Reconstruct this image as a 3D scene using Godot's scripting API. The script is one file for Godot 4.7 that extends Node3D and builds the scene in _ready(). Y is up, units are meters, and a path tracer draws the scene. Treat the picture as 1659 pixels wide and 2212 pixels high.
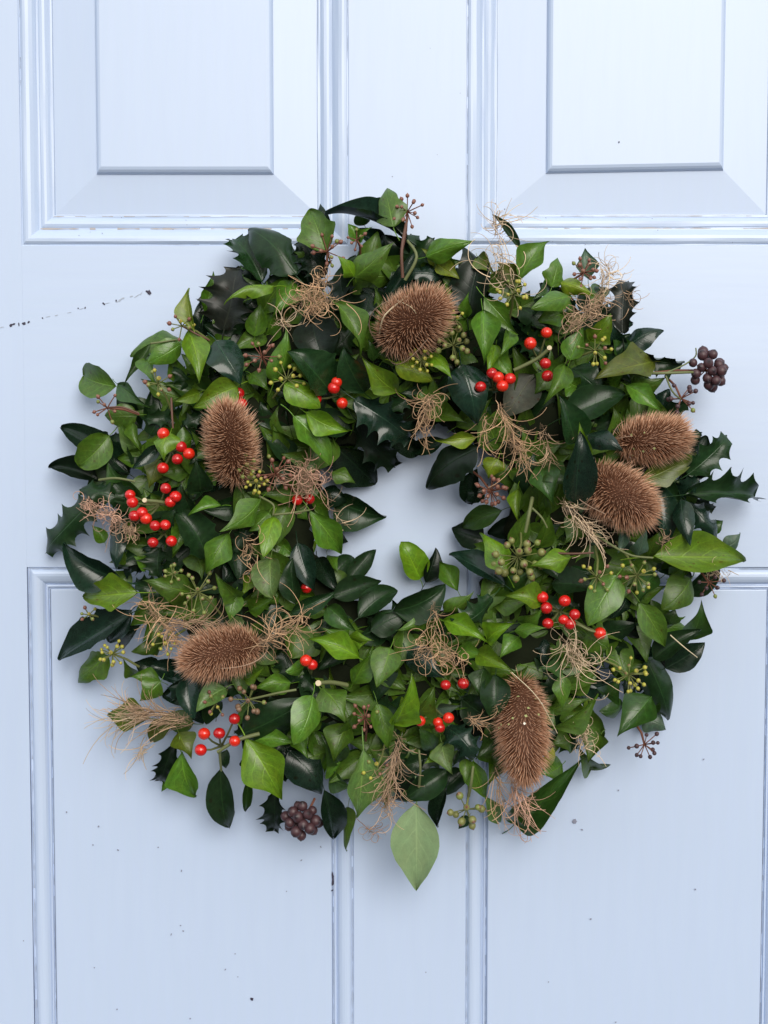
extends Node3D
# A wreath of ivy, holly, teasels and red berries on a pale blue panelled door, seen from about one metre.
# Places are measured on a sheet 1659 units wide and 2212 high that hangs in the plane of the door; at() gives the point a
# given height above the door for a place on the sheet.

const FOV := 40.3
const FAR_EYE := 1.0
const PITCH := 3.6
const UNIT := 0.0003318      # metres per sheet unit on the door

class Buf:
	var p := PackedVector3Array()
	var u := PackedVector2Array()
	var c := PackedColorArray()
	var i := PackedInt32Array()
	func v(pos: Vector3, uv := Vector2(0.5, 0.5), col := Color.WHITE) -> int:
		p.append(pos)
		u.append(uv)
		c.append(col)
		return p.size() - 1
	func tri(a: int, b: int, d: int) -> void:
		i.append(a)
		i.append(b)
		i.append(d)
	func quad(a: int, b: int, d: int, e: int) -> void:
		tri(a, b, d)
		tri(a, d, e)
	func mesh() -> ArrayMesh:
		var n := PackedVector3Array()
		n.resize(p.size())
		for k in range(0, i.size(), 3):
			var a := p[i[k]]
			var f := (p[i[k + 2]] - a).cross(p[i[k + 1]] - a)
			n[i[k]] += f
			n[i[k + 1]] += f
			n[i[k + 2]] += f
		for k in n.size():
			n[k] = n[k].normalized() if n[k].length() > 1e-14 else Vector3(0, 0, 1)
		var arr := []
		arr.resize(Mesh.ARRAY_MAX)
		arr[Mesh.ARRAY_VERTEX] = p
		arr[Mesh.ARRAY_NORMAL] = n
		arr[Mesh.ARRAY_TEX_UV] = u
		arr[Mesh.ARRAY_COLOR] = c
		arr[Mesh.ARRAY_INDEX] = i
		var m := ArrayMesh.new()
		m.add_surface_from_arrays(Mesh.PRIMITIVE_TRIANGLES, arr)
		return m

var rng := RandomNumberGenerator.new()
var camera_frame := Transform3D()
var door: Node3D
var wreath: Node3D
var leaf_shapes := {}
var leaf_tones := {}
var berry_shapes := []
var bud_shapes := {}
var mats := {}


func _ready() -> void:
	rng.seed = 20231
	set_view_and_light()
	make_materials()
	make_door()
	make_wreath()


func set_view_and_light() -> void:
	var cam := Camera3D.new()
	cam.name = "camera"
	var p := deg_to_rad(PITCH)
	cam.position = Vector3(0, FAR_EYE * sin(p), FAR_EYE * cos(p))
	cam.rotation.x = -p
	cam.fov = FOV
	cam.near = 0.05
	cam.far = 60.0
	add_child(cam)
	camera_frame = cam.transform
	var sky_mat := ProceduralSkyMaterial.new()
	sky_mat.sky_top_color = Color(0.93, 0.96, 1.0)
	sky_mat.sky_horizon_color = Color(0.90, 0.935, 0.975)
	sky_mat.sky_curve = 0.2
	sky_mat.sky_energy_multiplier = 1.08
	sky_mat.ground_bottom_color = Color(0.33, 0.34, 0.36)
	sky_mat.ground_horizon_color = Color(0.36, 0.37, 0.39)
	var sky := Sky.new()
	sky.sky_material = sky_mat
	var env := Environment.new()
	env.background_mode = Environment.BG_SKY
	env.sky = sky
	env.tonemap_mode = Environment.TONE_MAPPER_LINEAR
	env.tonemap_exposure = 0.95
	env.sdfgi_enabled = true
	env.ssao_enabled = true
	env.ssil_enabled = true
	var we := WorldEnvironment.new()
	we.name = "daylight_sky"
	we.environment = env
	add_child(we)
	var sun := DirectionalLight3D.new()
	sun.name = "overcast_sun"
	sun.light_energy = 0.92
	sun.light_angular_distance = 40.0
	sun.light_color = Color(1.0, 0.98, 0.95)
	sun.shadow_enabled = true
	sun.look_at_from_position(Vector3(0.36, 0.66, 1.35), Vector3.ZERO)
	add_child(sun)


func at(u: float, v: float, z := 0.0) -> Vector3:
	var t := tan(deg_to_rad(FOV) / 2.0)
	var d := camera_frame.basis * Vector3((u - 829.5) / 1106.0 * t, (1106.0 - v) / 1106.0 * t, -1.0)
	var o := camera_frame.origin
	return o + d * ((z - o.z) / d.z)


func lin(r: float, g: float, b: float) -> Color:
	return Color(r, g, b).linear_to_srgb()


func part(called: String, m: Mesh, mat: Material, parent: Node3D) -> MeshInstance3D:
	var o := MeshInstance3D.new()
	o.name = called
	o.mesh = m
	o.material_override = mat
	parent.add_child(o, true)
	return o


# ------------------------------------------------------------------ materials

func plain(r: float, g: float, b: float, rough: float, spec := 0.5) -> StandardMaterial3D:
	var m := StandardMaterial3D.new()
	m.albedo_color = lin(r, g, b)
	m.roughness = rough
	m.metallic_specular = spec
	return m


func tinted(rough: float, spec := 0.5) -> StandardMaterial3D:
	var m := StandardMaterial3D.new()
	m.vertex_color_use_as_albedo = true
	m.roughness = rough
	m.metallic_specular = spec
	return m


func noise(freq: float, sd: int, oct := 4) -> FastNoiseLite:
	var n := FastNoiseLite.new()
	n.seed = sd
	n.frequency = freq
	n.fractal_octaves = oct
	return n


func leaf_picture(holly: bool, worn: bool, strength := 1.0) -> Array:
	# colour (blade, veins, mottling) and relief of a leaf; u across, v from base to tip
	var w := 192
	var h := 288
	var im := Image.create(w, h, false, Image.FORMAT_RGB8)
	var bump := Image.create(w, h, false, Image.FORMAT_RGB8)
	var n := noise(0.02, 5 if holly else 9)
	var fine := noise(0.11, 17)
	var spots := []
	if worn:
		for k in 16:
			spots.append(Vector3(rng.randf() * w, rng.randf() * h, rng.randf_range(0.8, 4.0) * (1.0 if rng.randf() < 0.8 else 2.2)))
	for y in h:
		for x in w:
			var s := float(y) / h
			var t := absf((x + 0.5) / w - 0.5) * 2.0
			var side := 1.0 if x * 2 > w else -1.0
			var mid := exp(-pow(t / (0.045 * (1.15 - 0.8 * s)), 2.0))
			var veins := 0.0
			if holly:
				var ph := s * 6.5 - t * 1.1 + side * 0.22 + 0.06 * n.get_noise_2d(x, y)
				var d := absf(ph - roundf(ph))
				veins = exp(-pow(d / 0.045, 2.0)) * clampf(1.0 - t * 1.05, 0.0, 1.0) * 0.35
			else:
				var ph := s * 5.0 - t * 1.7 + side * 0.2 + 0.15 * n.get_noise_2d(x, y)
				var d := absf(ph - roundf(ph))
				veins = exp(-pow(d / 0.05, 2.0)) * clampf(1.0 - t * 0.9, 0.0, 1.0) * 0.55
				var net := absf(fine.get_noise_2d(x * 0.7, y * 0.7))
				veins += 0.12 * exp(-pow(net / 0.05, 2.0))
			var blade := 0.70 + 0.11 * n.get_noise_2d(x * 1.3 + 300.0, y * 1.3) + 0.08 * fine.get_noise_2d(x, y)
			var k := clampf(maxf(mid * (0.75 if holly else 0.7), veins), 0.0, 1.0)
			var rim := smoothstep(0.93, 1.0, t) * (0.35 if holly else 0.12)
			k = maxf(k, rim)
			var c := Color(blade, blade, blade).lerp(Color(1.0, 1.0, 0.95), k)
			c.r = clampf(c.r + 0.06 * n.get_noise_2d(x * 0.6 + 900.0, y * 0.6), 0.0, 1.0)
			c = Color(0.86, 0.86, 0.85).lerp(c, strength)
			for q in spots:
				var far: float = Vector2(x - q.x, y - q.y).length() / q.z
				if far < 1.4:
					c = c.lerp(Color(0.62, 0.44, 0.34), 0.75 * (1.0 - smoothstep(0.7, 1.4, far + 0.3 * fine.get_noise_2d(x * 3.0, y * 3.0))))
			im.set_pixel(x, y, c)
			var hgt := 0.55 - (0.4 if not holly else 0.3) * mid - 0.30 * veins  + 0.10 * (n.get_noise_2d(x * 0.5, y * 0.5 + 500.0))
			bump.set_pixel(x, y, Color(clampf(hgt, 0, 1), clampf(hgt, 0, 1), clampf(hgt, 0, 1)))
	return [ImageTexture.create_from_image(im), ImageTexture.create_from_image(bump)]


func make_materials() -> void:
	var ivy_pics := [leaf_picture(false, false), leaf_picture(false, true)]
	var faint_pic := leaf_picture(false, false, 0.42)
	var holly_pics := [leaf_picture(true, false), leaf_picture(true, true)]
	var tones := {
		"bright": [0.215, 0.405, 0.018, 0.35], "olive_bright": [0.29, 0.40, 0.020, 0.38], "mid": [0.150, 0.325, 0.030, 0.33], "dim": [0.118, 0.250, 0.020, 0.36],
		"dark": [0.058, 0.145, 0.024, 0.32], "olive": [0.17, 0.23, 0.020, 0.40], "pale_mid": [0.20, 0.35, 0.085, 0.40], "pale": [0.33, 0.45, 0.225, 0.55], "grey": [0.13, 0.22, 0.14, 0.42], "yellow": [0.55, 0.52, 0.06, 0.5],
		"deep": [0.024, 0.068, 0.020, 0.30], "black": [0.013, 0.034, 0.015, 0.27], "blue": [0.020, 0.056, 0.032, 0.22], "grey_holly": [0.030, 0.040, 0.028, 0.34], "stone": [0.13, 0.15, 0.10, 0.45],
	}
	for t in tones:
		var q: Array = tones[t]
		var holly: bool = t in ["deep", "black", "blue", "grey_holly", "stone"]
		var list := []
		for k in 3:
			var f: float = [0.84, 1.0, 1.16][k]
			var m := StandardMaterial3D.new()
			m.albedo_color = lin(q[0] * f * [1.06, 1.0, 0.95][k], q[1] * f, q[2] * f)
			m.albedo_texture = faint_pic[0] if t == "pale" else (holly_pics if holly else ivy_pics)[1 if k == 0 else 0][0]
			m.roughness = q[3] + [0.05, 0.0, -0.04][k]
			m.metallic_specular = (0.48 if t == "blue" else 0.40) if holly else 0.5
			m.heightmap_enabled = true
			m.heightmap_texture = (holly_pics if holly else ivy_pics)[0][1]
			m.heightmap_scale = 0.05
			if not holly:
				m.backlight_enabled = true
				m.backlight = lin(0.10, 0.16, 0.02)
			list.append(m)
		leaf_tones[t] = list
	# door paint: brushed gloss, faint blotches and streaks
	var paint := StandardMaterial3D.new()
	paint.albedo_color = lin(0.490, 0.590, 0.768)
	var blot := NoiseTexture2D.new()
	blot.width = 512
	blot.height = 512
	blot.seamless = true
	blot.noise = noise(0.008, 3, 5)
	var ramp := Gradient.new()
	ramp.set_color(0, Color(0.988, 0.989, 0.992))
	ramp.set_color(1, Color(1, 1, 1))
	blot.color_ramp = ramp
	paint.albedo_texture = blot
	paint.uv1_triplanar = true
	paint.uv1_world_triplanar = true
	paint.uv1_scale = Vector3(17.0, 1.7, 3.1)
	paint.roughness = 0.44
	paint.metallic_specular = 0.72
	paint.heightmap_enabled = true
	var brush := NoiseTexture2D.new()
	brush.width = 512
	brush.height = 512
	brush.seamless = true
	brush.noise = noise(0.02, 8, 4)
	paint.heightmap_texture = brush
	paint.heightmap_scale = 0.002
	mats.paint = paint
	var across := paint.duplicate() as StandardMaterial3D
	across.uv1_scale = Vector3(1.6, 17.0, 3.1)
	mats.paint_across = across
	# moulding paint: the same; strips add grime and painted occlusion in the quirks; u along the run, v across the profile
	mats.moulding = paint
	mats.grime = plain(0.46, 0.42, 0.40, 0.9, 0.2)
	mats.groove_shade = plain(0.34, 0.40, 0.51, 0.9, 0.2)  # darkened paint tone: groove dirt that doubles as painted occlusion shade
	mats.chip = plain(0.032, 0.026, 0.05, 0.6)
	mats.chip_grey = plain(0.42, 0.47, 0.55, 0.7)
	mats.speck = plain(0.22, 0.23, 0.30, 0.8)
	var berry := StandardMaterial3D.new()
	berry.vertex_color_use_as_albedo = true
	berry.roughness = 0.2
	berry.clearcoat_enabled = true
	berry.clearcoat = 0.5
	berry.clearcoat_roughness = 0.12
	mats.berry = berry
	mats.tinted = tinted(0.6, 0.4)
	mats.bud = tinted(0.45, 0.5)
	mats.straw = tinted(0.75, 0.3)
	mats.bristle = tinted(0.7, 0.35)
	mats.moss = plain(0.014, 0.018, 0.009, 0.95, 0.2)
	mats.twig = plain(0.13, 0.15, 0.055, 0.6)
	mats.twig_brown = plain(0.12, 0.055, 0.035, 0.6)
	mats.cut = plain(0.62, 0.52, 0.34, 0.8)


# ------------------------------------------------------------------ door

func xu(u: float, v: float) -> float:
	return at(u, v).x


func yv(v: float) -> float:
	return at(829.5, v).y


func slab(called: String, x0: float, y0: float, x1: float, y1: float, z0: float, z1: float, soft := 0.0008) -> MeshInstance3D:
	# a board between two corners with a small chamfer round its front
	var b := Buf.new()
	var rings := [[0.0, z0], [0.0, z1 - soft], [soft * 0.35, z1 - soft * 0.3], [soft, z1]]
	for k in rings.size() - 1:
		var d0: float = rings[k][0]
		var d1: float = rings[k + 1][0]
		var a := [Vector3(x0 + d0, y0 + d0, rings[k][1]), Vector3(x1 - d0, y0 + d0, rings[k][1]), Vector3(x1 - d0, y1 - d0, rings[k][1]), Vector3(x0 + d0, y1 - d0, rings[k][1])]
		var c := [Vector3(x0 + d1, y0 + d1, rings[k + 1][1]), Vector3(x1 - d1, y0 + d1, rings[k + 1][1]), Vector3(x1 - d1, y1 - d1, rings[k + 1][1]), Vector3(x0 + d1, y1 - d1, rings[k + 1][1])]
		for s in 4:
			var e := (s + 1) % 4
			b.quad(b.v(a[s]), b.v(c[s]), b.v(c[e]), b.v(a[e]))
	b.quad(b.v(Vector3(x0 + soft, y0 + soft, z1)), b.v(Vector3(x0 + soft, y1 - soft, z1)), b.v(Vector3(x1 - soft, y1 - soft, z1)), b.v(Vector3(x1 - soft, y0 + soft, z1)))
	return part(called, b.mesh(), mats.paint_across if called == "rail" else mats.paint, door)


func moulding_side(called: String, r: Array, side: int, profile: Array, wob: float, sd: int) -> MeshInstance3D:
	# one mitred length of moulding round the opening r = [left, bottom, right, top]; side 0 bottom, 1 right, 2 top, 3 left
	var b := Buf.new()
	var n := noise(9.0, sd, 3)
	var steps := 40
	for k in profile.size() - 1:
		var rows := []
		for e in 2:
			var d: float = profile[k + e][0]
			var z: float = profile[k + e][1]
			var row := PackedInt32Array()
			for q in steps + 1:
				var f := float(q) / steps
				var p: Vector3
				match side:
					0: p = Vector3(lerpf(r[0] + d, r[2] - d, f), r[1] + d, z)
					1: p = Vector3(r[2] - d, lerpf(r[1] + d, r[3] - d, f), z)
					2: p = Vector3(lerpf(r[2] - d, r[0] + d, f), r[3] - d, z)
					3: p = Vector3(r[0] + d, lerpf(r[3] - d, r[1] + d, f), z)
				if q > 0 and q < steps:
					p.z += wob * n.get_noise_3d(p.x, p.y, d * 40.0)
					if side % 2 == 0:
						p.y += wob * n.get_noise_3d(p.x, d * 60.0, 3.0)
					else:
						p.x += wob * n.get_noise_3d(d * 60.0, p.y, 5.0)
				row.append(b.v(p))
			rows.append(row)
		for q in steps:
			b.quad(rows[0][q], rows[1][q], rows[1][q + 1], rows[0][q + 1])
	return part(called, b.mesh(), mats.moulding, door)


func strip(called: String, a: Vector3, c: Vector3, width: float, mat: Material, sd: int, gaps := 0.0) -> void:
	# a very thin uneven ribbon: ledge dirt, or dirt doubling as painted groove shade
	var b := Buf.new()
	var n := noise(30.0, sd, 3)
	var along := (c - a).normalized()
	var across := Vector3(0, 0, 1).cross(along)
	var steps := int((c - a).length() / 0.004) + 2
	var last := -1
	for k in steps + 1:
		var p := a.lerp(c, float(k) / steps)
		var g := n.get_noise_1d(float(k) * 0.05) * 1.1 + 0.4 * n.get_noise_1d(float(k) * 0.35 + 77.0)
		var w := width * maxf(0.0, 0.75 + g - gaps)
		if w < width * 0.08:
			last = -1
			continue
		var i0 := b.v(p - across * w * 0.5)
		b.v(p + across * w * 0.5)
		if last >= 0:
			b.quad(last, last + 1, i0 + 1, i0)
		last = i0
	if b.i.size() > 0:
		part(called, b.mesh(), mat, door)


func flake(called: String, u: float, v: float, ru: float, rv: float, turn: float, mat: Material) -> void:
	# a patch of lost paint: a thin irregular disc on the door
	var b := Buf.new()
	var n := 14
	var c := at(u, v)
	var z := 0.0003
	var mid := b.v(Vector3(0, 0, z + 0.0001))
	var ring := []
	for k in n:
		var a := TAU * k / n
		var r := rng.randf_range(0.7, 1.15)
		var q := Vector2(cos(a) * ru * r, sin(a) * rv * r).rotated(turn) * UNIT
		ring.append(b.v(Vector3(q.x, q.y, z)))
	for k in n:
		b.tri(mid, ring[(k + 1) % n], ring[k])
	var o := part(called, b.mesh(), mat, door)
	o.position = Vector3(c.x, c.y, 0) - door.position


func make_door() -> void:
	door = Node3D.new()
	door.name = "door"
	door.set_meta("label", "pale blue painted panelled wooden door behind the wreath")
	door.set_meta("category", "door")
	door.set_meta("kind", "thing")
	add_child(door)
	# openings, each [left, bottom, right, top]
	var top := yv(-900)
	var foot := yv(3600)
	var a := [xu(46, 500), yv(531), xu(754, 450), top]
	var b := [xu(1006, 450), yv(530), xu(1729, 500), top]
	var c := [xu(64, 1500), foot, xu(764, 1700), yv(1225)]
	var d := [xu(1006, 1800), foot, xu(1698, 1700), yv(1226)]
	var low := yv(4000)
	var high := yv(-1300)
	var l := xu(-330, 1100)
	var r := xu(2060, 1100)
	var back := -0.040
	# stiles, rails and muntins, butted with hairline joints
	var j := 0.00001
	slab("stile", l, low, minf(a[0], c[0]) - j, high, back, 0.0, 0.00004)
	slab("stile", maxf(b[2], d[2]) + j, low, r, high, back, 0.0, 0.00004)
	slab("rail", minf(a[0], c[0]) + j, c[3], maxf(b[2], d[2]) - j, a[1], back, 0.0, 0.00004)
	slab("rail", minf(a[0], c[0]) + j, top, maxf(b[2], d[2]) - j, high, back, 0.0, 0.00004)
	slab("rail", minf(a[0], c[0]) + j, low, maxf(b[2], d[2]) - j, foot, back, 0.0, 0.00004)
	slab("muntin", a[2], a[1] + j, b[0], top - j, back, 0.0, 0.00004)
	slab("muntin", c[2], foot + j, d[0], c[3] - j, back, 0.0, 0.00004)
	# filler of the stile where the upper and lower openings differ in width


	# the painted frame that the door closes into, just outside the picture
	for side in [-1, 1]:
		var edge := (l - 0.003) if side < 0 else (r + 0.003)
		var post := slab("door_frame", minf(edge, edge + side * 0.30), low, maxf(edge, edge + side * 0.30), high, -0.06, 0.012, 0.002)
		door.remove_child(post)
		post.name = "door_frame"
		post.set_meta("kind", "structure")
		post.set_meta("label", "plain pale blue door frame post %s of the panelled door" % ("left" if side < 0 else "right"))
		post.set_meta("category", "door frame")
		add_child(post, true)
	# upper panels: bolection-like run, then a sloping margin up to a raised field
	var run := [[0.0, -0.0002], [0.0005, -0.0010], [0.0012, -0.0010], [0.0018, -0.0001], [0.0032, 0.0008], [0.0050, 0.0009], [0.0072, 0.0001], [0.0094, -0.0018], [0.0112, -0.0040],
		[0.0118, -0.0052], [0.0130, -0.0053], [0.0140, -0.0047], [0.0158, -0.0043], [0.0176, -0.0047], [0.0190, -0.0060], [0.0203, -0.0076], [0.0209, -0.0074], [0.0222, -0.0076], [0.0228, -0.0100]]
	for q in run:
		q[1] *= 0.85
	for o in [[a, 205.0, 590.0, 375.0, 375.0, 195.0], [b, 1181.0, 1567.0, 373.0, 366.0, 1178.0]]:
		var q: Array = o[0]
		for s in 4:
			moulding_side("moulding", q, s, run, 0.0005, 40 + s + int(q[0] * 900.0))
		var i := [q[0] + 0.0228, q[1] + 0.0228, q[2] - 0.0228, q[3] - 0.0228]
		var f := [xu(o[1], 300), yv((o[3] + o[4]) / 2.0), xu(o[2], 300), top - 0.055]
		var m := Buf.new()
		var lo := -0.0072
		var hi := -0.0048
		var oa := [Vector3(i[0], i[1], lo), Vector3(i[2], i[1], lo), Vector3(i[2], i[3], lo), Vector3(i[0], i[3], lo)]
		var ia := [Vector3(f[0], yv(o[3]) + 0.0004, hi), Vector3(f[2], yv(o[4]) + 0.0004, hi), Vector3(f[2], f[3], hi), Vector3(f[0], f[3], hi)]
		for s in 4:
			var e := (s + 1) % 4
			m.quad(m.v(oa[s]), m.v(ia[s]), m.v(ia[e]), m.v(oa[e]))
		part("panel_margin", m.mesh(), mats.paint, door)
		# the field, its lower edge rounded over and slightly out of level
		var g := Buf.new()
		var y0l := yv(o[3])
		var y0r := yv(o[4])
		var rings := [[0.0, hi - 0.001], [0.0002, -0.0042], [0.0012, -0.0021], [0.0024, -0.0009], [0.0040, -0.0003]]
		for k in rings.size() - 1:
			var d0: float = rings[k][0]
			var d1: float = rings[k + 1][0]
			var z0: float = rings[k][1]
			var z1: float = rings[k + 1][1]
			var pa := [Vector3(f[0] + d0, y0l + d0 * 1.25, z0), Vector3(f[2] - d0, y0r + d0 * 1.25, z0), Vector3(f[2] - d0, f[3] - d0, z0), Vector3(f[0] + d0, f[3] - d0, z0)]
			var pb := [Vector3(f[0] + d1, y0l + d1 * 1.25, z1), Vector3(f[2] - d1, y0r + d1 * 1.25, z1), Vector3(f[2] - d1, f[3] - d1, z1), Vector3(f[0] + d1, f[3] - d1, z1)]
			for s in 4:
				var e := (s + 1) % 4
				g.quad(g.v(pa[s]), g.v(pb[s]), g.v(pb[e]), g.v(pa[e]))
		var dd := 0.0040
		g.quad(g.v(Vector3(f[0] + dd, y0l + dd * 1.25, -0.0003)), g.v(Vector3(f[0] + dd, f[3] - dd, -0.0003)), g.v(Vector3(f[2] - dd, f[3] - dd, -0.0003)), g.v(Vector3(f[2] - dd, y0r + dd * 1.25, -0.0003)))
		part("raised_field", g.mesh(), mats.paint, door)
		# dirt on the ledges; in the outer groove, dirt doubling as painted occlusion
		strip("dirt_shade_line", Vector3(q[0] + 0.0125, q[1] + 0.0125, -0.0043), Vector3(q[2] - 0.02, q[1] + 0.0125, -0.0043), 0.0015, mats.grime, 5 + int(q[0] * 100.0), 0.40)
		strip("dirt_shade_line", Vector3(q[0] + 0.0215, q[1] + 0.0215, -0.0061), Vector3(q[2] - 0.0215, q[1] + 0.0215, -0.0061), 0.0006, mats.grime, 6 + int(q[0] * 100.0), 0.5)
		strip("dirt_shade_line", Vector3(q[0] + 0.0011, q[1] + 0.0011, -0.00085), Vector3(q[2] - 0.0011, q[1] + 0.0011, -0.00085), 0.0007, mats.groove_shade, 7 + int(q[0] * 100.0), 0.25)
		strip("dirt_shade_line", Vector3(q[0] + 0.0011, q[1] + 0.0011, -0.00085), Vector3(q[0] + 0.0011, q[3], -0.00085), 0.0007, mats.groove_shade, 8 + int(q[0] * 100.0), 0.35)
		strip("dirt_shade_line", Vector3(q[2] - 0.0011, q[1] + 0.0011, -0.00085), Vector3(q[2] - 0.0011, q[3], -0.00085), 0.0007, mats.groove_shade, 9 + int(q[0] * 100.0), 0.2)
	# lower panels: bead and flush
	var bead := [[0.0, -0.0002], [0.0005, -0.0014], [0.0015, -0.0014], [0.0022, -0.0004], [0.0032, 0.0006], [0.0048, 0.0012], [0.0066, 0.0012], [0.0086, 0.0006], [0.0104, -0.0004], [0.0118, -0.0020], [0.0124, -0.0032], [0.0129, -0.0032], [0.0133, -0.0016], [0.0142, -0.0014], [0.0146, -0.0030], [0.0154, -0.0030], [0.0158, -0.0010]]
	for q in [c, d]:
		for s in 4:
			moulding_side("bead", q, s, bead, 0.00035, 60 + s + int(q[0] * 900.0))
		var e := 0.0158
		slab("flush_panel", q[0] + e, q[1] + e, q[2] - e, q[3] - e, back, -0.0008, 0.0010)
		strip("dirt_shade_line", Vector3(q[0] + 0.0010, q[1], -0.00085), Vector3(q[0] + 0.0010, q[3] - 0.001, -0.00085), 0.0008, mats.groove_shade, 18 + int(q[0] * 100.0), 0.15)  # lines in the bead grooves: dirt with occlusion shade painted in
		strip("dirt_shade_line", Vector3(q[0] + 0.0150, q[1], -0.0027), Vector3(q[0] + 0.0150, q[3] - 0.015, -0.0027), 0.0006, mats.groove_shade, 19 + int(q[0] * 100.0), 0.25)
		strip("dirt_shade_line", Vector3(q[2] - 0.0010, q[1], -0.00085), Vector3(q[2] - 0.0010, q[3] - 0.001, -0.00085), 0.0008, mats.groove_shade, 20 + int(q[0] * 100.0), 0.15)
		strip("dirt_shade_line", Vector3(q[2] - 0.0150, q[1], -0.0027), Vector3(q[2] - 0.0150, q[3] - 0.015, -0.0027), 0.0006, mats.groove_shade, 21 + int(q[0] * 100.0), 0.25)
		strip("dirt_shade_line", Vector3(q[0] + 0.001, q[3] - 0.0010, -0.00085), Vector3(q[2] - 0.001, q[3] - 0.0010, -0.00085), 0.0009, mats.groove_shade, 22 + int(q[0] * 100.0), 0.0)
		strip("dirt_shade_line", Vector3(q[0] + 0.015, q[3] - 0.0150, -0.0027), Vector3(q[2] - 0.015, q[3] - 0.0150, -0.0027), 0.0006, mats.groove_shade, 23 + int(q[0] * 100.0), 0.15)
	# the scrape across the rail: dark chips and pale scuffs
	flake("paint_chip", 322, 632, 5.0, 6.0, 0.5, mats.chip)
	flake("paint_chip", 317, 629, 3.0, 2.2, 0.2, mats.chip)
	flake("paint_chip", 224, 656, 4.2, 1.9, -0.7, mats.chip)
	flake("paint_chip", 251, 649, 1.8, 2.6, 0.1, mats.chip)
	flake("paint_chip", 184, 665, 1.5, 2.6, -0.3, mats.chip)
	flake("paint_chip", 169, 666, 1.4, 1.8, 0.3, mats.chip)
	flake("paint_chip", 92, 687, 1.6, 1.8, 0.3, mats.chip)
	flake("paint_chip", 24, 703, 4.0, 3.0, 0.6, mats.chip)
	flake("paint_chip", 30, 700, 4.2, 2.2, 0.3, mats.chip)
	flake("paint_chip", 41, 701, 1.6, 4.2, 0.1, mats.chip)
	flake("paint_chip", 52, 699, 4.4, 3.6, 0.3, mats.chip)
	flake("paint_chip", 62, 696, 3.0, 2.4, 0.6, mats.chip)
	for q in [[262, 646, 8.0, 1.3, 0.5], [256, 651, 7.0, 0.9, 0.3], [266, 644, 3.0, 2.0, 0.4], [296, 639, 9.0, 1.0, 0.55], [284, 640, 4.0, 1.6, 0.2], [305, 634, 5.0, 0.9, 1.0], [231, 655, 6.0, 0.8, 0.2], [122, 681, 4.0, 1.2, 0.3], [150, 675, 5.0, 0.9, 0.2], [104, 684, 6.0, 0.9, 0.2], [176, 667, 5.0, 0.8, 0.3], [4, 707, 6.0, 1.0, 0.2]]:
		flake("paint_scuff", q[0], q[1], q[2], q[3], q[4], mats.chip_grey)
	# specks and knocks
	flake("paint_chip", 719, 1893, 2.0, 11.0, 0.05, mats.chip)
	flake("paint_chip", 719, 1906, 2.6, 8.0, -0.1, mats.chip)
	flake("paint_chip", 718, 1923, 3.0, 1.6, 0.4, mats.chip)
	flake("dirt_speck", 544, 2158, 3.6, 4.0, 0.2, mats.chip)
	flake("dirt_speck", 1337, 307, 1.5, 2.0, 0.0, mats.chip)
	flake("dirt_speck", 1241, 1774, 5.0, 5.6, 0.0, mats.speck)
	flake("dirt_speck", 1257, 1792, 3.0, 1.4, -0.3, mats.speck)
	for q in [[51, 2032], [144, 1754], [213, 1785], [201, 1825], [255, 1836], [342, 1830], [392, 1881], [390, 1999], [396, 2011], [370, 2018], [487, 2094], [508, 2060], [514, 2110], [619, 1925], [651, 1858], [693, 1829], [204, 2090], [85, 1664], [1336, 1707], [1502, 1921], [1276, 1985], [1185, 2121], [920, 2100], [1520, 1640], [1070, 440], [1090, 452], [1580, 1010], [411, 2200], [253, 2180], [1330, 2208]]:
		flake("dirt_speck", q[0], q[1], rng.randf_range(1.0, 2.0), rng.randf_range(1.2, 3.0), rng.randf_range(-1, 1), mats.speck)
	flake("paint_scuff", 900, 1510, 40.0, 1.2, 0.0, mats.chip_grey)
	for k in 26:
		var u: float = rng.randf_range(700, 1660) if k % 2 else rng.randf_range(50, 700)
		flake("dirt_speck", u, rng.randf_range(470, 528) if u < 760 or u > 1010 else rng.randf_range(100, 400), rng.randf_range(0.7, 1.4), rng.randf_range(0.6, 1.1), 0.0, mats.speck)


# ------------------------------------------------------------------ leaves

func tube(b: Buf, pts: Array, r0: float, r1: float, sides: int, col: Color, col1 := Color(-1, 0, 0)) -> void:
	var n := pts.size()
	var last := -1
	var side := Vector3.ZERO
	for k in n:
		var dir: Vector3 = (pts[mini(k + 1, n - 1)] - pts[maxi(k - 1, 0)]).normalized()
		if side == Vector3.ZERO:
			side = dir.cross(Vector3(0.31, 0.17, 0.93)).normalized()
		side = (side - dir * side.dot(dir)).normalized()
		var up := dir.cross(side)
		var f := float(k) / (n - 1)
		var r := lerpf(r0, r1, f)
		var cc := col if col1.r < 0.0 else col.lerp(col1, f)
		var first := b.p.size()
		for s in sides:
			var a := TAU * s / sides
			b.v(pts[k] + (side * cos(a) + up * sin(a)) * r, Vector2(0.5, 0.3), cc)
		if last >= 0:
			for s in sides:
				var e := (s + 1) % sides
				b.quad(last + s, last + e, first + e, first + s)
		last = first


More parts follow.
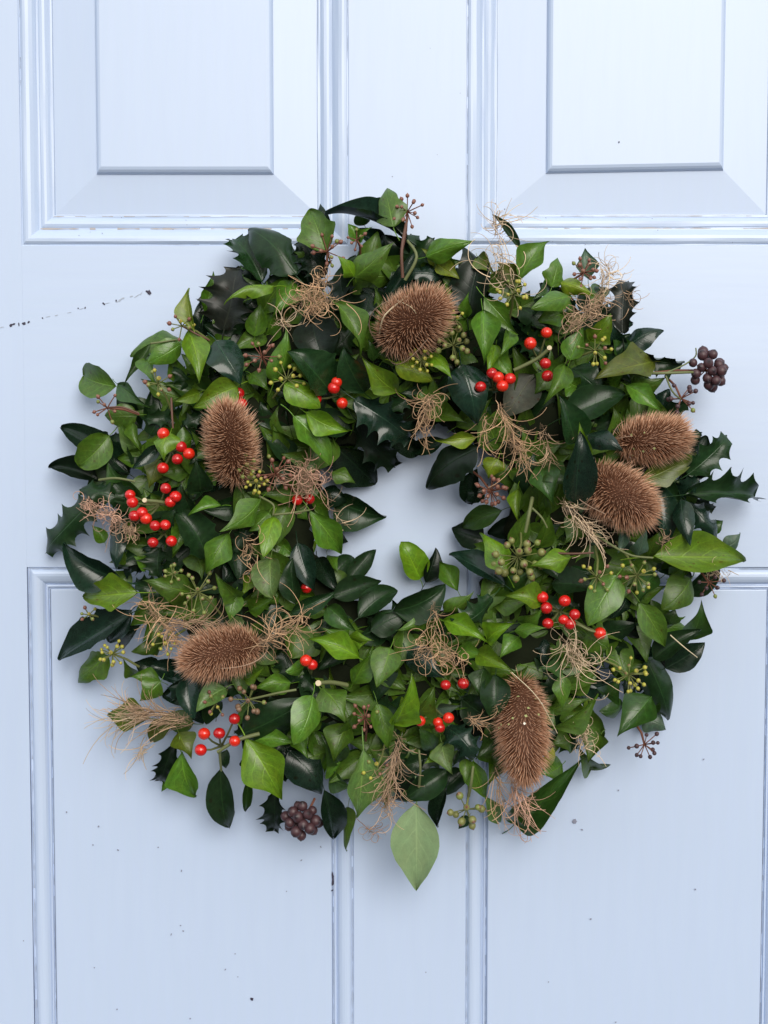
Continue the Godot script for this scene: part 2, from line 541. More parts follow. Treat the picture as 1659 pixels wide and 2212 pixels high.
func leaf_shape(kind: String, k: int) -> ArrayMesh:
	# a leaf of length 1 (along y) and greatest width 1 (along x), its upper face towards z
	var b := Buf.new()
	var rows := PackedFloat32Array()
	var spines := 4 + k % 2
	if kind == "spiny":
		for s in spines:
			for f in [0.0, 0.05, 0.13, 0.26, 0.42, 0.58, 0.74, 0.87, 0.95]:
				rows.append((s + f) / spines * 0.94)
		rows.append(0.94)
		rows.append(0.965)
		rows.append(0.985)
		rows.append(1.0)
	elif kind == "few":
		for q in 37:
			rows.append(q / 36.0)
	else:
		for q in 19:
			rows.append(pow(q / 18.0, 1.15) if q < 18 else 1.0)
	var fold: float = [0.42, -0.26, 0.30, 0.55, -0.36, 0.36, -0.20, 0.48][k % 8]
	var arch: float = [0.16, 0.24, 0.06, 0.18, 0.28, 0.12, 0.20, 0.26][k % 8]
	var sway: float = [0.05, -0.06, 0.02, -0.03, 0.09, -0.08, 0.03, -0.01][k % 8]
	var twist: float = [0.25, -0.3, 0.1, -0.15, 0.4, -0.35, 0.2, 0.0][k % 8]
	var wave: float = [0.025, 0.04, 0.03, 0.02, 0.05, 0.035, 0.02, 0.045][k % 8]
	var jag := noise(2.3, 100 + k * 7, 2)
	var peak := 0.0
	for s in rows:
		peak = maxf(peak, half_width(kind, k, s))
	var cols := 4
	var last := -1
	for s in rows:
		var w := half_width(kind, k, s) / peak * 0.5
		var wfull := w
		if kind == "spiny":
			var ph := fposmod(s / 0.94 * spines, 1.0)
			var sp := pow(absf(2.0 * ph - 1.0), 2.6)
			if s < 0.03:
				sp = 0.3
			if s <= 0.94:
				wfull = w * (0.66 + 0.5 * sp)
		var first := b.p.size()
		for q in cols * 2 + 1:
			var t := float(q) / cols - 1.0
			var at_ := absf(t)
			var ww := lerpf(w * (0.85 if kind == "spiny" else 1.0), wfull, pow(at_, 3.0))
			var edge := 1.0 + 0.07 * jag.get_noise_2d(s * 1.6, 5.0 if t > 0 else -5.0) * at_
			var x := t * ww * edge * (1.0 + (0.06 if t > 0 else -0.06) * (1 if k % 2 else -1))
			var z := fold * at_ * ww * 2.0 * 0.55 - 0.10 * fold * sin(PI * at_)
			z += arch * 4.0 * s * (1.0 - s) * 0.7 - 0.10 * pow(maxf(0.0, s - 0.72) / 0.28, 2.0) * (1 + k % 3) * 0.5
			if kind == "spiny":
				z += at_ * at_ * 0.075 * sin(TAU * (s / 0.94 * spines * 0.5 + 0.25 * (k % 3)) + (0.0 if t > 0 else 1.9))
			else:
				z += at_ * at_ * wave * sin(TAU * (s * 1.7 + 0.13 * k) + (0.0 if t > 0 else 2.2))
			var tw := twist * (s - 0.4)
			var y := s + (0.0 if kind == "spiny" else 0.02 * at_ * at_)
			if s > 0.999 or s < 0.001:
				y = s
			b.v(Vector3(x * cos(tw) - z * sin(tw) * 0.4 + sway * sin(PI * s), y, z + x * sin(tw)), Vector2(0.5 + t * 0.5, s))
		if last >= 0:
			for q in cols * 2:
				b.quad(last + q, first + q, first + q + 1, last + q + 1)
		last = first
	# stalk
	var st := []
	for q in 5:
		var f := q / 4.0
		st.append(Vector3(0.02 * sin(f * 3.0 + k), 0.05 - 0.30 * f, -0.004 - 0.16 * f * f))
	tube(b, st, 0.013, 0.017, 5, Color.WHITE)
	return b.mesh()


func half_width(kind: String, k: int, s: float) -> float:
	s = clampf(s, 0.0001, 0.9999)
	match kind:
		"ivy":
			if k % 2 == 1:
				return diamond(s, 0.30 + 0.02 * k)
			var a: float = [0.58, 0.52, 0.62, 0.48, 0.55, 0.60, 0.55, 0.66][k % 8]
			var c: float = [1.25, 1.10, 1.45, 1.15, 1.55, 1.25, 1.0, 1.35][k % 8]
			return pow(s, a) * pow(1.0 - s, c)
		"lobed":
			var base := pow(s, 0.60) * pow(1.0 - s, 1.12)
			var lobe := 0.30 * exp(-pow((s - 0.30) / 0.085, 2.0)) - 0.10 * exp(-pow((s - 0.52) / 0.10, 2.0))
			return base * (1.0 + lobe)
		"rhombic":
			if k % 4 == 2:
				return pow(s, 0.80) * pow(1.0 - s, 1.28) * (1.0 - 0.42 * s * s * s)
			return diamond(s, [0.42, 0.36, 0.45, 0.40][k % 4])
		"round":
			return pow(s, 0.50) * pow(1.0 - s, 0.62)
		"few":
			return pow(s, 0.55) * pow(1.0 - s, 0.96) * (1.0 + 0.16 * exp(-pow((s - 0.22) / 0.022, 2.0)) + 0.13 * exp(-pow((s - 0.40) / 0.022, 2.0)) - 0.12 * exp(-pow((s - 0.31) / 0.06, 2.0))) + 0.006
		"spiny":
			return pow(s, 0.42) * pow(1.0 - s, 0.52) + 0.012 if s < 0.94 else lerpf(pow(0.94, 0.42) * pow(0.06, 0.52) * 0.55, 0.012, sqrt((s - 0.94) / 0.06))
		_:
			var a: float = [0.66, 0.6, 0.75, 0.55][k % 4]
			return pow(s, a) * pow(1.0 - s, [1.02, 1.25, 1.12, 1.32][k % 4]) + 0.007


func diamond(s: float, widest: float) -> float:
	var a := pow(s / widest, 0.72)
	var c := pow((1.0 - s) / (1.0 - widest), 1.32)
	return maxf(0.0, -log(exp(-4.2 * a) + exp(-4.2 * c)) / 4.2 + 0.10 * exp(-pow((s - widest) / 0.16, 2.0)) + 0.12 * s * (1.0 - s))


func rim_in(a: float) -> Vector2:
	return Vector2(893 + 165 * cos(a), 1122 + 160 * sin(a))


func rim_out(a: float) -> Vector2:
	return Vector2(862 + 690 * cos(a), 1112 + 625 * sin(a))


func mound(u: float, v: float) -> float:
	# how far the foliage stands out from the door, round the ring
	var r := Vector2((u - 862.0) / 1.08, v - 1116.0).length()
	var q := (r - 405.0) / (300.0 if r > 405.0 else 258.0)
	return 0.016 + 0.044 * sqrt(maxf(0.0, 1.0 - q * q))


func leaf(kind: String, u0: float, v0: float, u1: float, v1: float, width: float, layer: int, tone: String, roll := 0.0, below := 0.0) -> MeshInstance3D:
	var off: float = [-0.020, -0.009, 0.003, 0.012][layer] - below
	var z0 := maxf(mound(u0, v0) + off - 0.007, 0.010)
	var z1 := maxf(mound(u1, v1) + off + rng.randf_range(-0.006, 0.010), 0.010)
	if tone == "pale":
		z0 += 0.012
		z1 += 0.026
	var a := at(u0, v0, z0)
	var c := at(u1, v1, z1)
	var n := 8 if kind == "ivy" else (6 if kind == "spiny" else 4)
	var shape: ArrayMesh = leaf_shapes[kind][2 if tone == "pale" else rng.randi() % n]
	if tone == "pale":
		roll = 4.0
	var y := c - a
	var len := y.length()
	y /= len
	var face := Vector3(0, 0.10, 1)
	face = (face - y * face.dot(y)).normalized()
	face = face.rotated(y, deg_to_rad(roll if roll != 0.0 else rng.randf_range(-30.0, 30.0)))
	var x := y.cross(face)
	var w := width * UNIT * (1.0 - (z0 + z1) * 0.5)
	w *= 1.08
	w *= rng.randf_range(0.92, 1.08)
	if rng.randf() < 0.5:
		x = -x
	var d := (len + w) * 0.5 * rng.randf_range(0.7, 1.3)
	var o := MeshInstance3D.new()
	o.name = "holly_leaf" if kind in ["spiny", "few", "smooth"] else "ivy_leaf"
	o.mesh = shape
	o.material_override = leaf_tones[tone][rng.randi() % 3]
	o.transform = Transform3D(Basis(x * w, y * len, face * d), a)
	wreath.add_child(o, true)
	return o


# ------------------------------------------------------------------ berries, umbels, dry stems, teasels

func ball(rings: int, sides: int, col: Color, pole: Color, nub: float) -> ArrayMesh:
	var b := Buf.new()
	var last := -1
	for k in rings + 1:
		var th := PI * k / rings
		var first := b.p.size()
		for s in sides:
			var ph := TAU * s / sides
			var r := 1.0
			if k == 0:
				r = 1.0 + nub
			var cc := pole if k == 0 or (k == 1 and nub > 0.1) else col
			b.v(Vector3(sin(th) * cos(ph), cos(th), sin(th) * sin(ph)) * r, Vector2(0.5, 0.5), cc)
		if last >= 0:
			for s in sides:
				var e := (s + 1) % sides
				b.quad(last + s, last + e, first + e, first + s)
		last = first
	return b.mesh()


func holly_berry(u: float, v: float, r: float, sprig: Node3D, lift: float) -> Vector3:
	var p := at(u, v, mound(u, v) + lift)
	var o := part("red_berry", berry_shapes[rng.randi() % 3], mats.berry, sprig)
	var s := r * UNIT * (1.0 - p.z)
	var way := Vector3(rng.randf_range(-1, 1), rng.randf_range(-1, 0.4), rng.randf_range(-0.2, 1)).normalized()
	o.transform = Transform3D(Basis(Quaternion(Vector3.UP, way)).scaled(Vector3(s, s * rng.randf_range(0.94, 1.0), s)), p)
	return p


func berries(called: String, u: float, v: float, lift: float, spots: Array) -> void:
	# a sprig of holly berries: a short stalk for each, running back to where the sprig comes out of the leaves
	var sprig := Node3D.new()
	sprig.name = called
	wreath.add_child(sprig, true)
	var root := at(u, v, mound(u, v) + lift - 0.014)
	var b := Buf.new()
	for s in spots:
		var p := holly_berry(s.x, s.y, rng.randf_range(11.4, 13.6), sprig, lift + rng.randf_range(-0.002, 0.002))
		var mid := (p + root) * 0.5 + Vector3(0, -0.001, 0.001)
		tube(b, [root, mid, p], 0.0009, 0.0006, 5, Color(0.12, 0.13, 0.05))
	part("stalk", b.mesh(), mats.tinted, sprig)


func umbel(u: float, v: float, reach: float, count: int, size: float, tone: String, from_u: float, from_v: float, lift := 0.006) -> void:
	# an ivy flower head: rays from one point, each with a bud or a berry
	var head := Node3D.new()
	head.name = "ivy_berry_cluster" if size > 6.5 else "ivy_flower_head"
	wreath.add_child(head, true)
	var hub := at(u, v, mound(u, v) + lift)
	var root := at(from_u, from_v, maxf(mound(from_u, from_v) + lift - 0.02, 0.012))
	var rays := Buf.new()
	var green := Color(0.17, 0.19, 0.06)
	var russet := Color(0.19, 0.075, 0.05)
	var stem := russet if tone in ["russet", "plum"] else green
	tube(rays, [root, (root + hub) * 0.5 + Vector3(0.001, 0.001, 0.002), hub], 0.0009, 0.0008, 5, stem)
	var out_dir := (hub - root).normalized() * 0.5 + Vector3(0, 0, 0.75)
	out_dir = out_dir.normalized()
	for k in count:
		var f := (k + 0.5) / count
		var th := acos(1.0 - 1.25 * f)
		var ph := k * 2.39996 + rng.randf_range(-0.3, 0.3)
		var loc := Vector3(sin(th) * cos(ph), cos(th), sin(th) * sin(ph))
		var dir: Vector3 = Quaternion(Vector3.UP, out_dir) * loc
		var r := reach * UNIT * rng.randf_range(0.75, 1.05)
		var tip := hub + dir * r
		tip.z = maxf(tip.z, 0.005)
		tube(rays, [hub, hub + (tip - hub) * 0.5 + Vector3(0, 0, 0.0004), tip], 0.00042, 0.00036, 4, stem)
		var which := tone
		if tone == "mixed":
			which = ["russet", "yellow", "green"][rng.randi() % 3]
		elif rng.randf() < 0.12 and size < 9.0:
			which = "green"
		var o := part("ivy_berry" if size > 6.5 else "flower_bud", bud_shapes[which], mats.bud, head)
		var s := size * UNIT * 0.93 * rng.randf_range(0.82, 1.12)
		o.transform = Transform3D(Basis(Quaternion(Vector3.UP, dir)).scaled(Vector3(s, s * 1.05, s)), tip)
	part("rays", rays.mesh(), mats.tinted, head)


func dry_tuft(u0: float, v0: float, u1: float, v1: float, spread: float, count: int, curl: float, length: float, lift := 0.012, tone := 0, flat := false) -> void:
	# dry curled stems of old man's beard, thin and tangled
	var b := Buf.new()
	for k in int(count * 0.95):
		var f := rng.randf()
		var u := lerpf(u0, u1, f) + rng.randfn(0, spread * 0.36)
		var v := lerpf(v0, v1, f) + rng.randfn(0, spread * 0.36)
		var p := at(u, v, (0.022 if flat else mound(u, v)) + lift + rng.randf_range(-0.013, 0.003))
		var along := (at(u1, v1, 0.03) - at(u0, v0, 0.03)).normalized()
		var loose := 0.28 if curl <= 0.16 else 0.7
		var dir := (along * (rng.randf_range(0.5, 1.0) if curl <= 0.16 else rng.randf_range(-0.3, 1.0)) + Vector3(rng.randfn(0, loose), rng.randfn(0, loose), rng.randfn(0.1, 0.4))).normalized()
		var axis := Vector3(rng.randfn(0, 0.45), rng.randfn(0, 0.45), 1.0 if rng.randf() < 0.5 else -1.0).normalized()
		var turn := pow(rng.randf(), 1.3) * curl * 1.1 + 0.03
		var step := length * UNIT * rng.randf_range(0.35, 1.05) / 14.0
		var pts := [p]
		for q in 14:
			dir = dir.rotated(axis, turn * (0.5 + q / 14.0))
			dir = (dir + Vector3(rng.randfn(0, 0.05), rng.randfn(0, 0.05), rng.randfn(0, 0.05))).normalized()
			p += dir * step
			p.z = maxf(p.z, 0.006)
			pts.append(p)
		var g := rng.randf_range(0.6, 1.25)
		var c: Color = [Color(0.58, 0.37, 0.22), Color(0.46, 0.31, 0.20), Color(0.70, 0.53, 0.36), Color(0.58, 0.35, 0.25)][tone]
		if rng.randf() < 0.18:
			c = c * 1.3
		c = c * g
		c.a = 1.0
		tube(b, pts, rng.randf_range(0.00018, 0.00038), rng.randf_range(0.00010, 0.00018), 4, c)
	# the silky plumes: very fine, nearly straight hairs
	for k in int(count * 1.6):
		var f := rng.randf()
		var u := lerpf(u0, u1, f) + rng.randfn(0, spread * 0.20)
		var v := lerpf(v0, v1, f) + rng.randfn(0, spread * 0.20)
		var p := at(u, v, (0.022 if flat else mound(u, v)) + lift + rng.randf_range(-0.008, 0.004))
		var dir := Vector3(rng.randfn(0, 1), rng.randfn(0, 1), rng.randfn(0.3, 0.5)).normalized()
		var bend := Vector3(rng.randfn(0, 0.3), rng.randfn(0, 0.3), rng.randfn(0, 0.3))
		var ln := length * UNIT * rng.randf_range(0.10, 0.26)
		var g := rng.randf_range(0.7, 1.1)
		var e := p + (dir + bend * 0.7).normalized() * ln
		e.z = maxf(e.z, 0.006)
		tube(b, [p, p + dir * ln * 0.5, e], 0.00012, 0.00006, 3, Color(0.38 * g, 0.26 * g, 0.17 * g))
	var o := part("dry_tendrils", b.mesh(), mats.straw, wreath)
	o.set_meta("kind", "stuff")


func teasel(u0: float, v0: float, u1: float, v1: float, width: float, toward: float, lift: float, label: String, bracts: Array, flecks := 0) -> void:
	# (u0, v0) is the stalk end, (u1, v1) the tip, as their outlines show; toward lifts the tip from the door
	var root := Node3D.new()
	root.name = "teasel_head"
	root.set_meta("label", label)
	wreath.add_child(root, true)
	var cu := (u0 + u1) / 2.0
	var cv := (v0 + v1) / 2.0
	var c := at(cu, cv, mound(cu, cv) + lift)
	var flat_dir := Vector3(u1 - u0, -(v1 - v0), 0)
	var flat := flat_dir.length() * UNIT * 0.92
	flat_dir = flat_dir.normalized()
	var axis := (flat_dir * cos(toward) + Vector3(0, 0, sin(toward))).normalized()
	var rad := width * UNIT * 0.92 / 2.0
	var spine := 0.0090
	var core := rad - spine * 0.82
	# half length so that the outline of the tilted egg, bristles and all, has the length seen
	var half := sqrt(maxf(flat * flat / 4.0 - pow(rad * sin(toward), 2.0), rad * rad)) / cos(toward)
	half = clampf(half, rad * 1.02, rad * 1.95) - spine * 0.6
	root.position = c
	var side := axis.cross(Vector3(0.2, 0.1, 1)).normalized()
	var basis_ := Basis(side, axis, side.cross(axis))
	root.basis = basis_
	var b := Buf.new()
	var last := -1
	for k in 17:
		var th := PI * k / 16.0
		var first := b.p.size()
		for s in 24:
			var ph := TAU * s / 24
			b.v(egg(th, ph, core, half), Vector2(0.5, 0.5), Color(0.12, 0.052, 0.028))
		if last >= 0:
			for s in 24:
				var e := (s + 1) % 24
				b.quad(last + s, last + e, first + e, first + s)
		last = first
	part("core", b.mesh(), mats.bristle, root)
	var h := Buf.new()
	var clump := noise(95.0, 300 + wreath.get_child_count(), 2)
	var count := 1750
	for k in count:
		var th := acos(1.0 - 2.0 * (k + 0.5) / count)
		var ph := k * 2.3999632 + rng.randfn(0, 0.02)
		var p := egg(th, ph, core, half)
		var nrm := Vector3(p.x / (core * core), p.y / (half * half), p.z / (core * core)).normalized()
		var dir := (nrm + Vector3(0, 0.50, 0) + Vector3(rng.randfn(0, 0.085), rng.randfn(0, 0.085), rng.randfn(0, 0.085)) + Vector3(clump.get_noise_3dv(p), clump.get_noise_3dv(p + Vector3(1, 0, 0)), clump.get_noise_3dv(p + Vector3(0, 1, 0))) * 0.20).normalized()
		var ln := spine * (1.0 + 0.3 * clump.get_noise_3dv(p + Vector3(0, 0, 1))) * rng.randf_range(0.6, 1.3) * (0.8 if th < 0.5 else 1.0)
		var up := Vector3(0, 1, 0)
		var sx := dir.cross(up if absf(dir.y) < 0.95 else Vector3(1, 0, 0)).normalized()
		var sz := sx.cross(dir)
		var r := 0.00036
		var g := rng.randf_range(0.8, 1.2)
		var c0 := Color(0.17 * g, 0.068 * g, 0.034 * g)
		var c1 := Color(0.50 * g, 0.265 * g, 0.155 * g)
		var c2 := Color(0.72 * g, 0.48 * g, 0.34 * g)
		var bend := Vector3(0, 0.0007, 0)
		var i0 := h.p.size()
		for s in 3:
			var a := TAU * s / 3.0
			h.v(p + (sx * cos(a) + sz * sin(a)) * r, Vector2(0.5, 0.5), c0)
		for s in 3:
			var a := TAU * s / 3.0
			h.v(p + dir * ln * 0.55 + (sx * cos(a) + sz * sin(a)) * r * 0.62, Vector2(0.5, 0.5), c1)
		var tip := h.v(p + dir * ln + bend, Vector2(0.5, 0.5), c2)
		for s in 3:
			var e := (s + 1) % 3
			h.quad(i0 + s, i0 + e, i0 + 3 + e, i0 + 3 + s)
			h.tri(i0 + 3 + s, i0 + 3 + e, tip)
	var o := part("bristles", h.mesh(), mats.bristle, root)
	o.set_meta("kind", "stuff")
	if flecks > 0:
		var fb := Buf.new()
		for k in flecks:
			var e := egg(PI * rng.randf_range(0.45, 0.85), rng.randf() * TAU, core + spine * 0.7, half + spine * 0.7)
			var a := e.normalized().cross(Vector3(rng.randf(), rng.randf(), rng.randf())).normalized() * rng.randf_range(0.0006, 0.0013)
			var a2 := a.cross(e.normalized())
			var cc := Color(0.34, 0.36, 0.15) if rng.randf() < 0.8 else Color(0.75, 0.72, 0.62)
			fb.quad(fb.v(e - a, Vector2.ZERO, cc), fb.v(e + a2, Vector2.ZERO, cc), fb.v(e + a, Vector2.ZERO, cc), fb.v(e - a2, Vector2.ZERO, cc))
		part("petal_flecks", fb.mesh(), mats.straw, root).set_meta("kind", "stuff")
	# long thin bracts that curve up round the head from the stalk end
	for q in bracts:
		var bb := Buf.new()
		var pts := []
		for k in 13:
			var f := k / 12.0
			var th := lerpf(PI * 0.97, PI * q.y, f)
			var e := egg(th, q.x + 0.25 * sin(f * 2.0), core + 0.0085 + 0.002 * sin(f * 3.0), half + 0.0075)
			pts.append(e)
		tube(bb, pts, 0.00055, 0.0002, 5, Color(0.42, 0.29, 0.20))
		part("bract", bb.mesh(), mats.straw, root)


func egg(th: float, ph: float, r: float, half: float) -> Vector3:
	var y := cos(th)
	var w := sin(th) * (1.0 - 0.10 * y)
	return Vector3(w * cos(ph) * r, y * half, w * sin(ph) * r)


func twig(pts: Array, r: float, mat: Material, cut := false) -> void:
	var b := Buf.new()
	var c := []
	for q in pts:
		c.append(at(q.x, q.y, maxf(mound(q.x, q.y) + q.z, 0.006)))
	var fine := []
	for k in c.size() - 1:
		for s in 5:
			fine.append((c[k] as Vector3).cubic_interpolate(c[k + 1], c[maxi(k - 1, 0)], c[mini(k + 2, c.size() - 1)], s / 5.0))
	fine.append(c[-1])
	tube(b, fine, r, r * 0.8, 7, Color.WHITE)
	part("twig", b.mesh(), mat, wreath)
	if cut:
		var d := CylinderMesh.new()
		d.top_radius = r * 1.15
		d.bottom_radius = r * 1.15
		d.height = 0.0016
		d.radial_segments = 12
		var o := part("cut_twig_end", d, mats.cut, wreath)
		o.position = fine[-1]
		o.rotation = Vector3(PI / 2 - 0.35, 0, 0.2)


# ------------------------------------------------------------------ the wreath

func make_wreath() -> void:
	wreath = Node3D.new()
	wreath.name = "wreath"
	wreath.set_meta("label", "round evergreen wreath of ivy, holly, brown teasels and red berries on pale blue door")
	wreath.set_meta("category", "wreath")
	add_child(wreath)
	for kind in ["ivy", "lobed", "rhombic", "round", "spiny", "few", "smooth"]:
		var list := []
		for k in (8 if kind == "ivy" else (6 if kind == "spiny" else 4)):
			list.append(leaf_shape(kind, k))
		leaf_shapes[kind] = list
	for c in [Color(0.62, 0.014, 0.010), Color(0.70, 0.024, 0.010), Color(0.48, 0.010, 0.010)]:
		berry_shapes.append(ball(18, 18, c, Color(0.05, 0.02, 0.012), -0.10))
	bud_shapes = {
		"russet": ball(7, 9, Color(0.21, 0.085, 0.06), Color(0.26, 0.13, 0.08), 0.35), "yellow": ball(7, 9, Color(0.42, 0.40, 0.06), Color(0.30, 0.22, 0.06), 0.3),
		"green": ball(7, 9, Color(0.20, 0.24, 0.06), Color(0.20, 0.12, 0.06), 0.3), "unripe": ball(9, 11, Color(0.20, 0.21, 0.065), Color(0.17, 0.08, 0.05), 0.22),
		"brown": ball(9, 11, Color(0.20, 0.12, 0.07), Color(0.10, 0.06, 0.04), 0.2), "plum": ball(10, 12, Color(0.066, 0.030, 0.032), Color(0.03, 0.018, 0.02), 0.15),
	}
	moss_ring()
	inner_foliage()
	under_leaves()
	placed_leaves()
	placed_details()


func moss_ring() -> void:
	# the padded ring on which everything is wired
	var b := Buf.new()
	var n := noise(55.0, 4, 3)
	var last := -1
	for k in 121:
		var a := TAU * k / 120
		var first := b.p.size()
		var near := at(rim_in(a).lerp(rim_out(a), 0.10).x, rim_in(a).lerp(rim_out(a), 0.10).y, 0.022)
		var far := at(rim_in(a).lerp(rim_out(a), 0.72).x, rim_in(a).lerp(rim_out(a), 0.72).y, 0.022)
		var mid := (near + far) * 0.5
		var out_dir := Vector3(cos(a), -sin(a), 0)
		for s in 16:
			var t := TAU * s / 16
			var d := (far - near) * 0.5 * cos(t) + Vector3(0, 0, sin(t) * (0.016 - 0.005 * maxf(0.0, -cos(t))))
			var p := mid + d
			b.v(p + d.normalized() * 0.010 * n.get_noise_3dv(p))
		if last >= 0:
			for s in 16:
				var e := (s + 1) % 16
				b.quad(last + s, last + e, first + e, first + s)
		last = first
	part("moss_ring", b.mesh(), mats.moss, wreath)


func under_leaves() -> void:
	# the darker leaves deeper in the ring
	var ivies := 0
	for k in 330:
		var a := TAU * (k * 0.61803398875)
		var f := lerpf(0.06, 0.93, sqrt(rng.randf()))
		var spot := rim_in(a).lerp(rim_out(a), f)
		var holly := rng.randf() < 0.42
		var way := a + rng.randf_range(-1.2, 1.2)
		if f < 0.25 and rng.randf() < 0.45:
			way = a + PI + rng.randf_range(-0.7, 0.7)
		var ln := rng.randf_range(70, 125)
		var end := spot + Vector2(cos(way), sin(way)) * ln
		var q := Vector2((end.x - 862) / 700.0, (end.y - 1112) / 632.0).length()
		var hole := Vector2(end.x - 893, (end.y - 1122) * 1.03).length()
		if q > 1.0 or hole < 150:
			continue
		var below := rng.randf_range(0.0, 0.012)
		if holly:
			leaf(["spiny", "smooth", "few"][rng.randi() % 3], spot.x, spot.y, end.x, end.y, ln * rng.randf_range(0.45, 0.62), 0, ["deep", "black", "deep", "blue"][rng.randi() % 4], 0.0, below)
		elif ivies < 90:
			ivies += 1
			leaf("ivy" if rng.randf() < 0.5 else "lobed", spot.x, spot.y, end.x, end.y, ln * rng.randf_range(0.52, 0.74), 0, ["dark", "dim", "mid", "mid", "bright", "dim"][rng.randi() % 6], 0.0, below)


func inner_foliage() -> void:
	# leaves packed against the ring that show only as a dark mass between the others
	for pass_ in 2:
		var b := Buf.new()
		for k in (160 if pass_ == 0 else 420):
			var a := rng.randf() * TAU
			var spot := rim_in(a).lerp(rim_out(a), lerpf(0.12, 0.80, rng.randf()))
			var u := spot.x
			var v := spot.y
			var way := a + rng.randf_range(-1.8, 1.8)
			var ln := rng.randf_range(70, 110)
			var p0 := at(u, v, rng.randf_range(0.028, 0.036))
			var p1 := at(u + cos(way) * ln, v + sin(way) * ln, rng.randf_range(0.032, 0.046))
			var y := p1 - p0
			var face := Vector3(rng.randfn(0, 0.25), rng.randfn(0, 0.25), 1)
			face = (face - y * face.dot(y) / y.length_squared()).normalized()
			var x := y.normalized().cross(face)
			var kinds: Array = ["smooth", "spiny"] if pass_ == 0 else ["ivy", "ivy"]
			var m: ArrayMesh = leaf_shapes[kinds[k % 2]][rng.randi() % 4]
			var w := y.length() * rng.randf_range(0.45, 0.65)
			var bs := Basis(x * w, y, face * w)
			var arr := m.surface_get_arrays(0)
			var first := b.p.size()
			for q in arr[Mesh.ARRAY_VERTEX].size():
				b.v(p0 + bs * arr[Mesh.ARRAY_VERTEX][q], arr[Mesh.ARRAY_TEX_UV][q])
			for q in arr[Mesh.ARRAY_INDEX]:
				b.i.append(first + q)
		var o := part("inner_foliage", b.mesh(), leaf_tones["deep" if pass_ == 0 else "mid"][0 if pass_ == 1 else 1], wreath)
		o.set_meta("kind", "stuff")


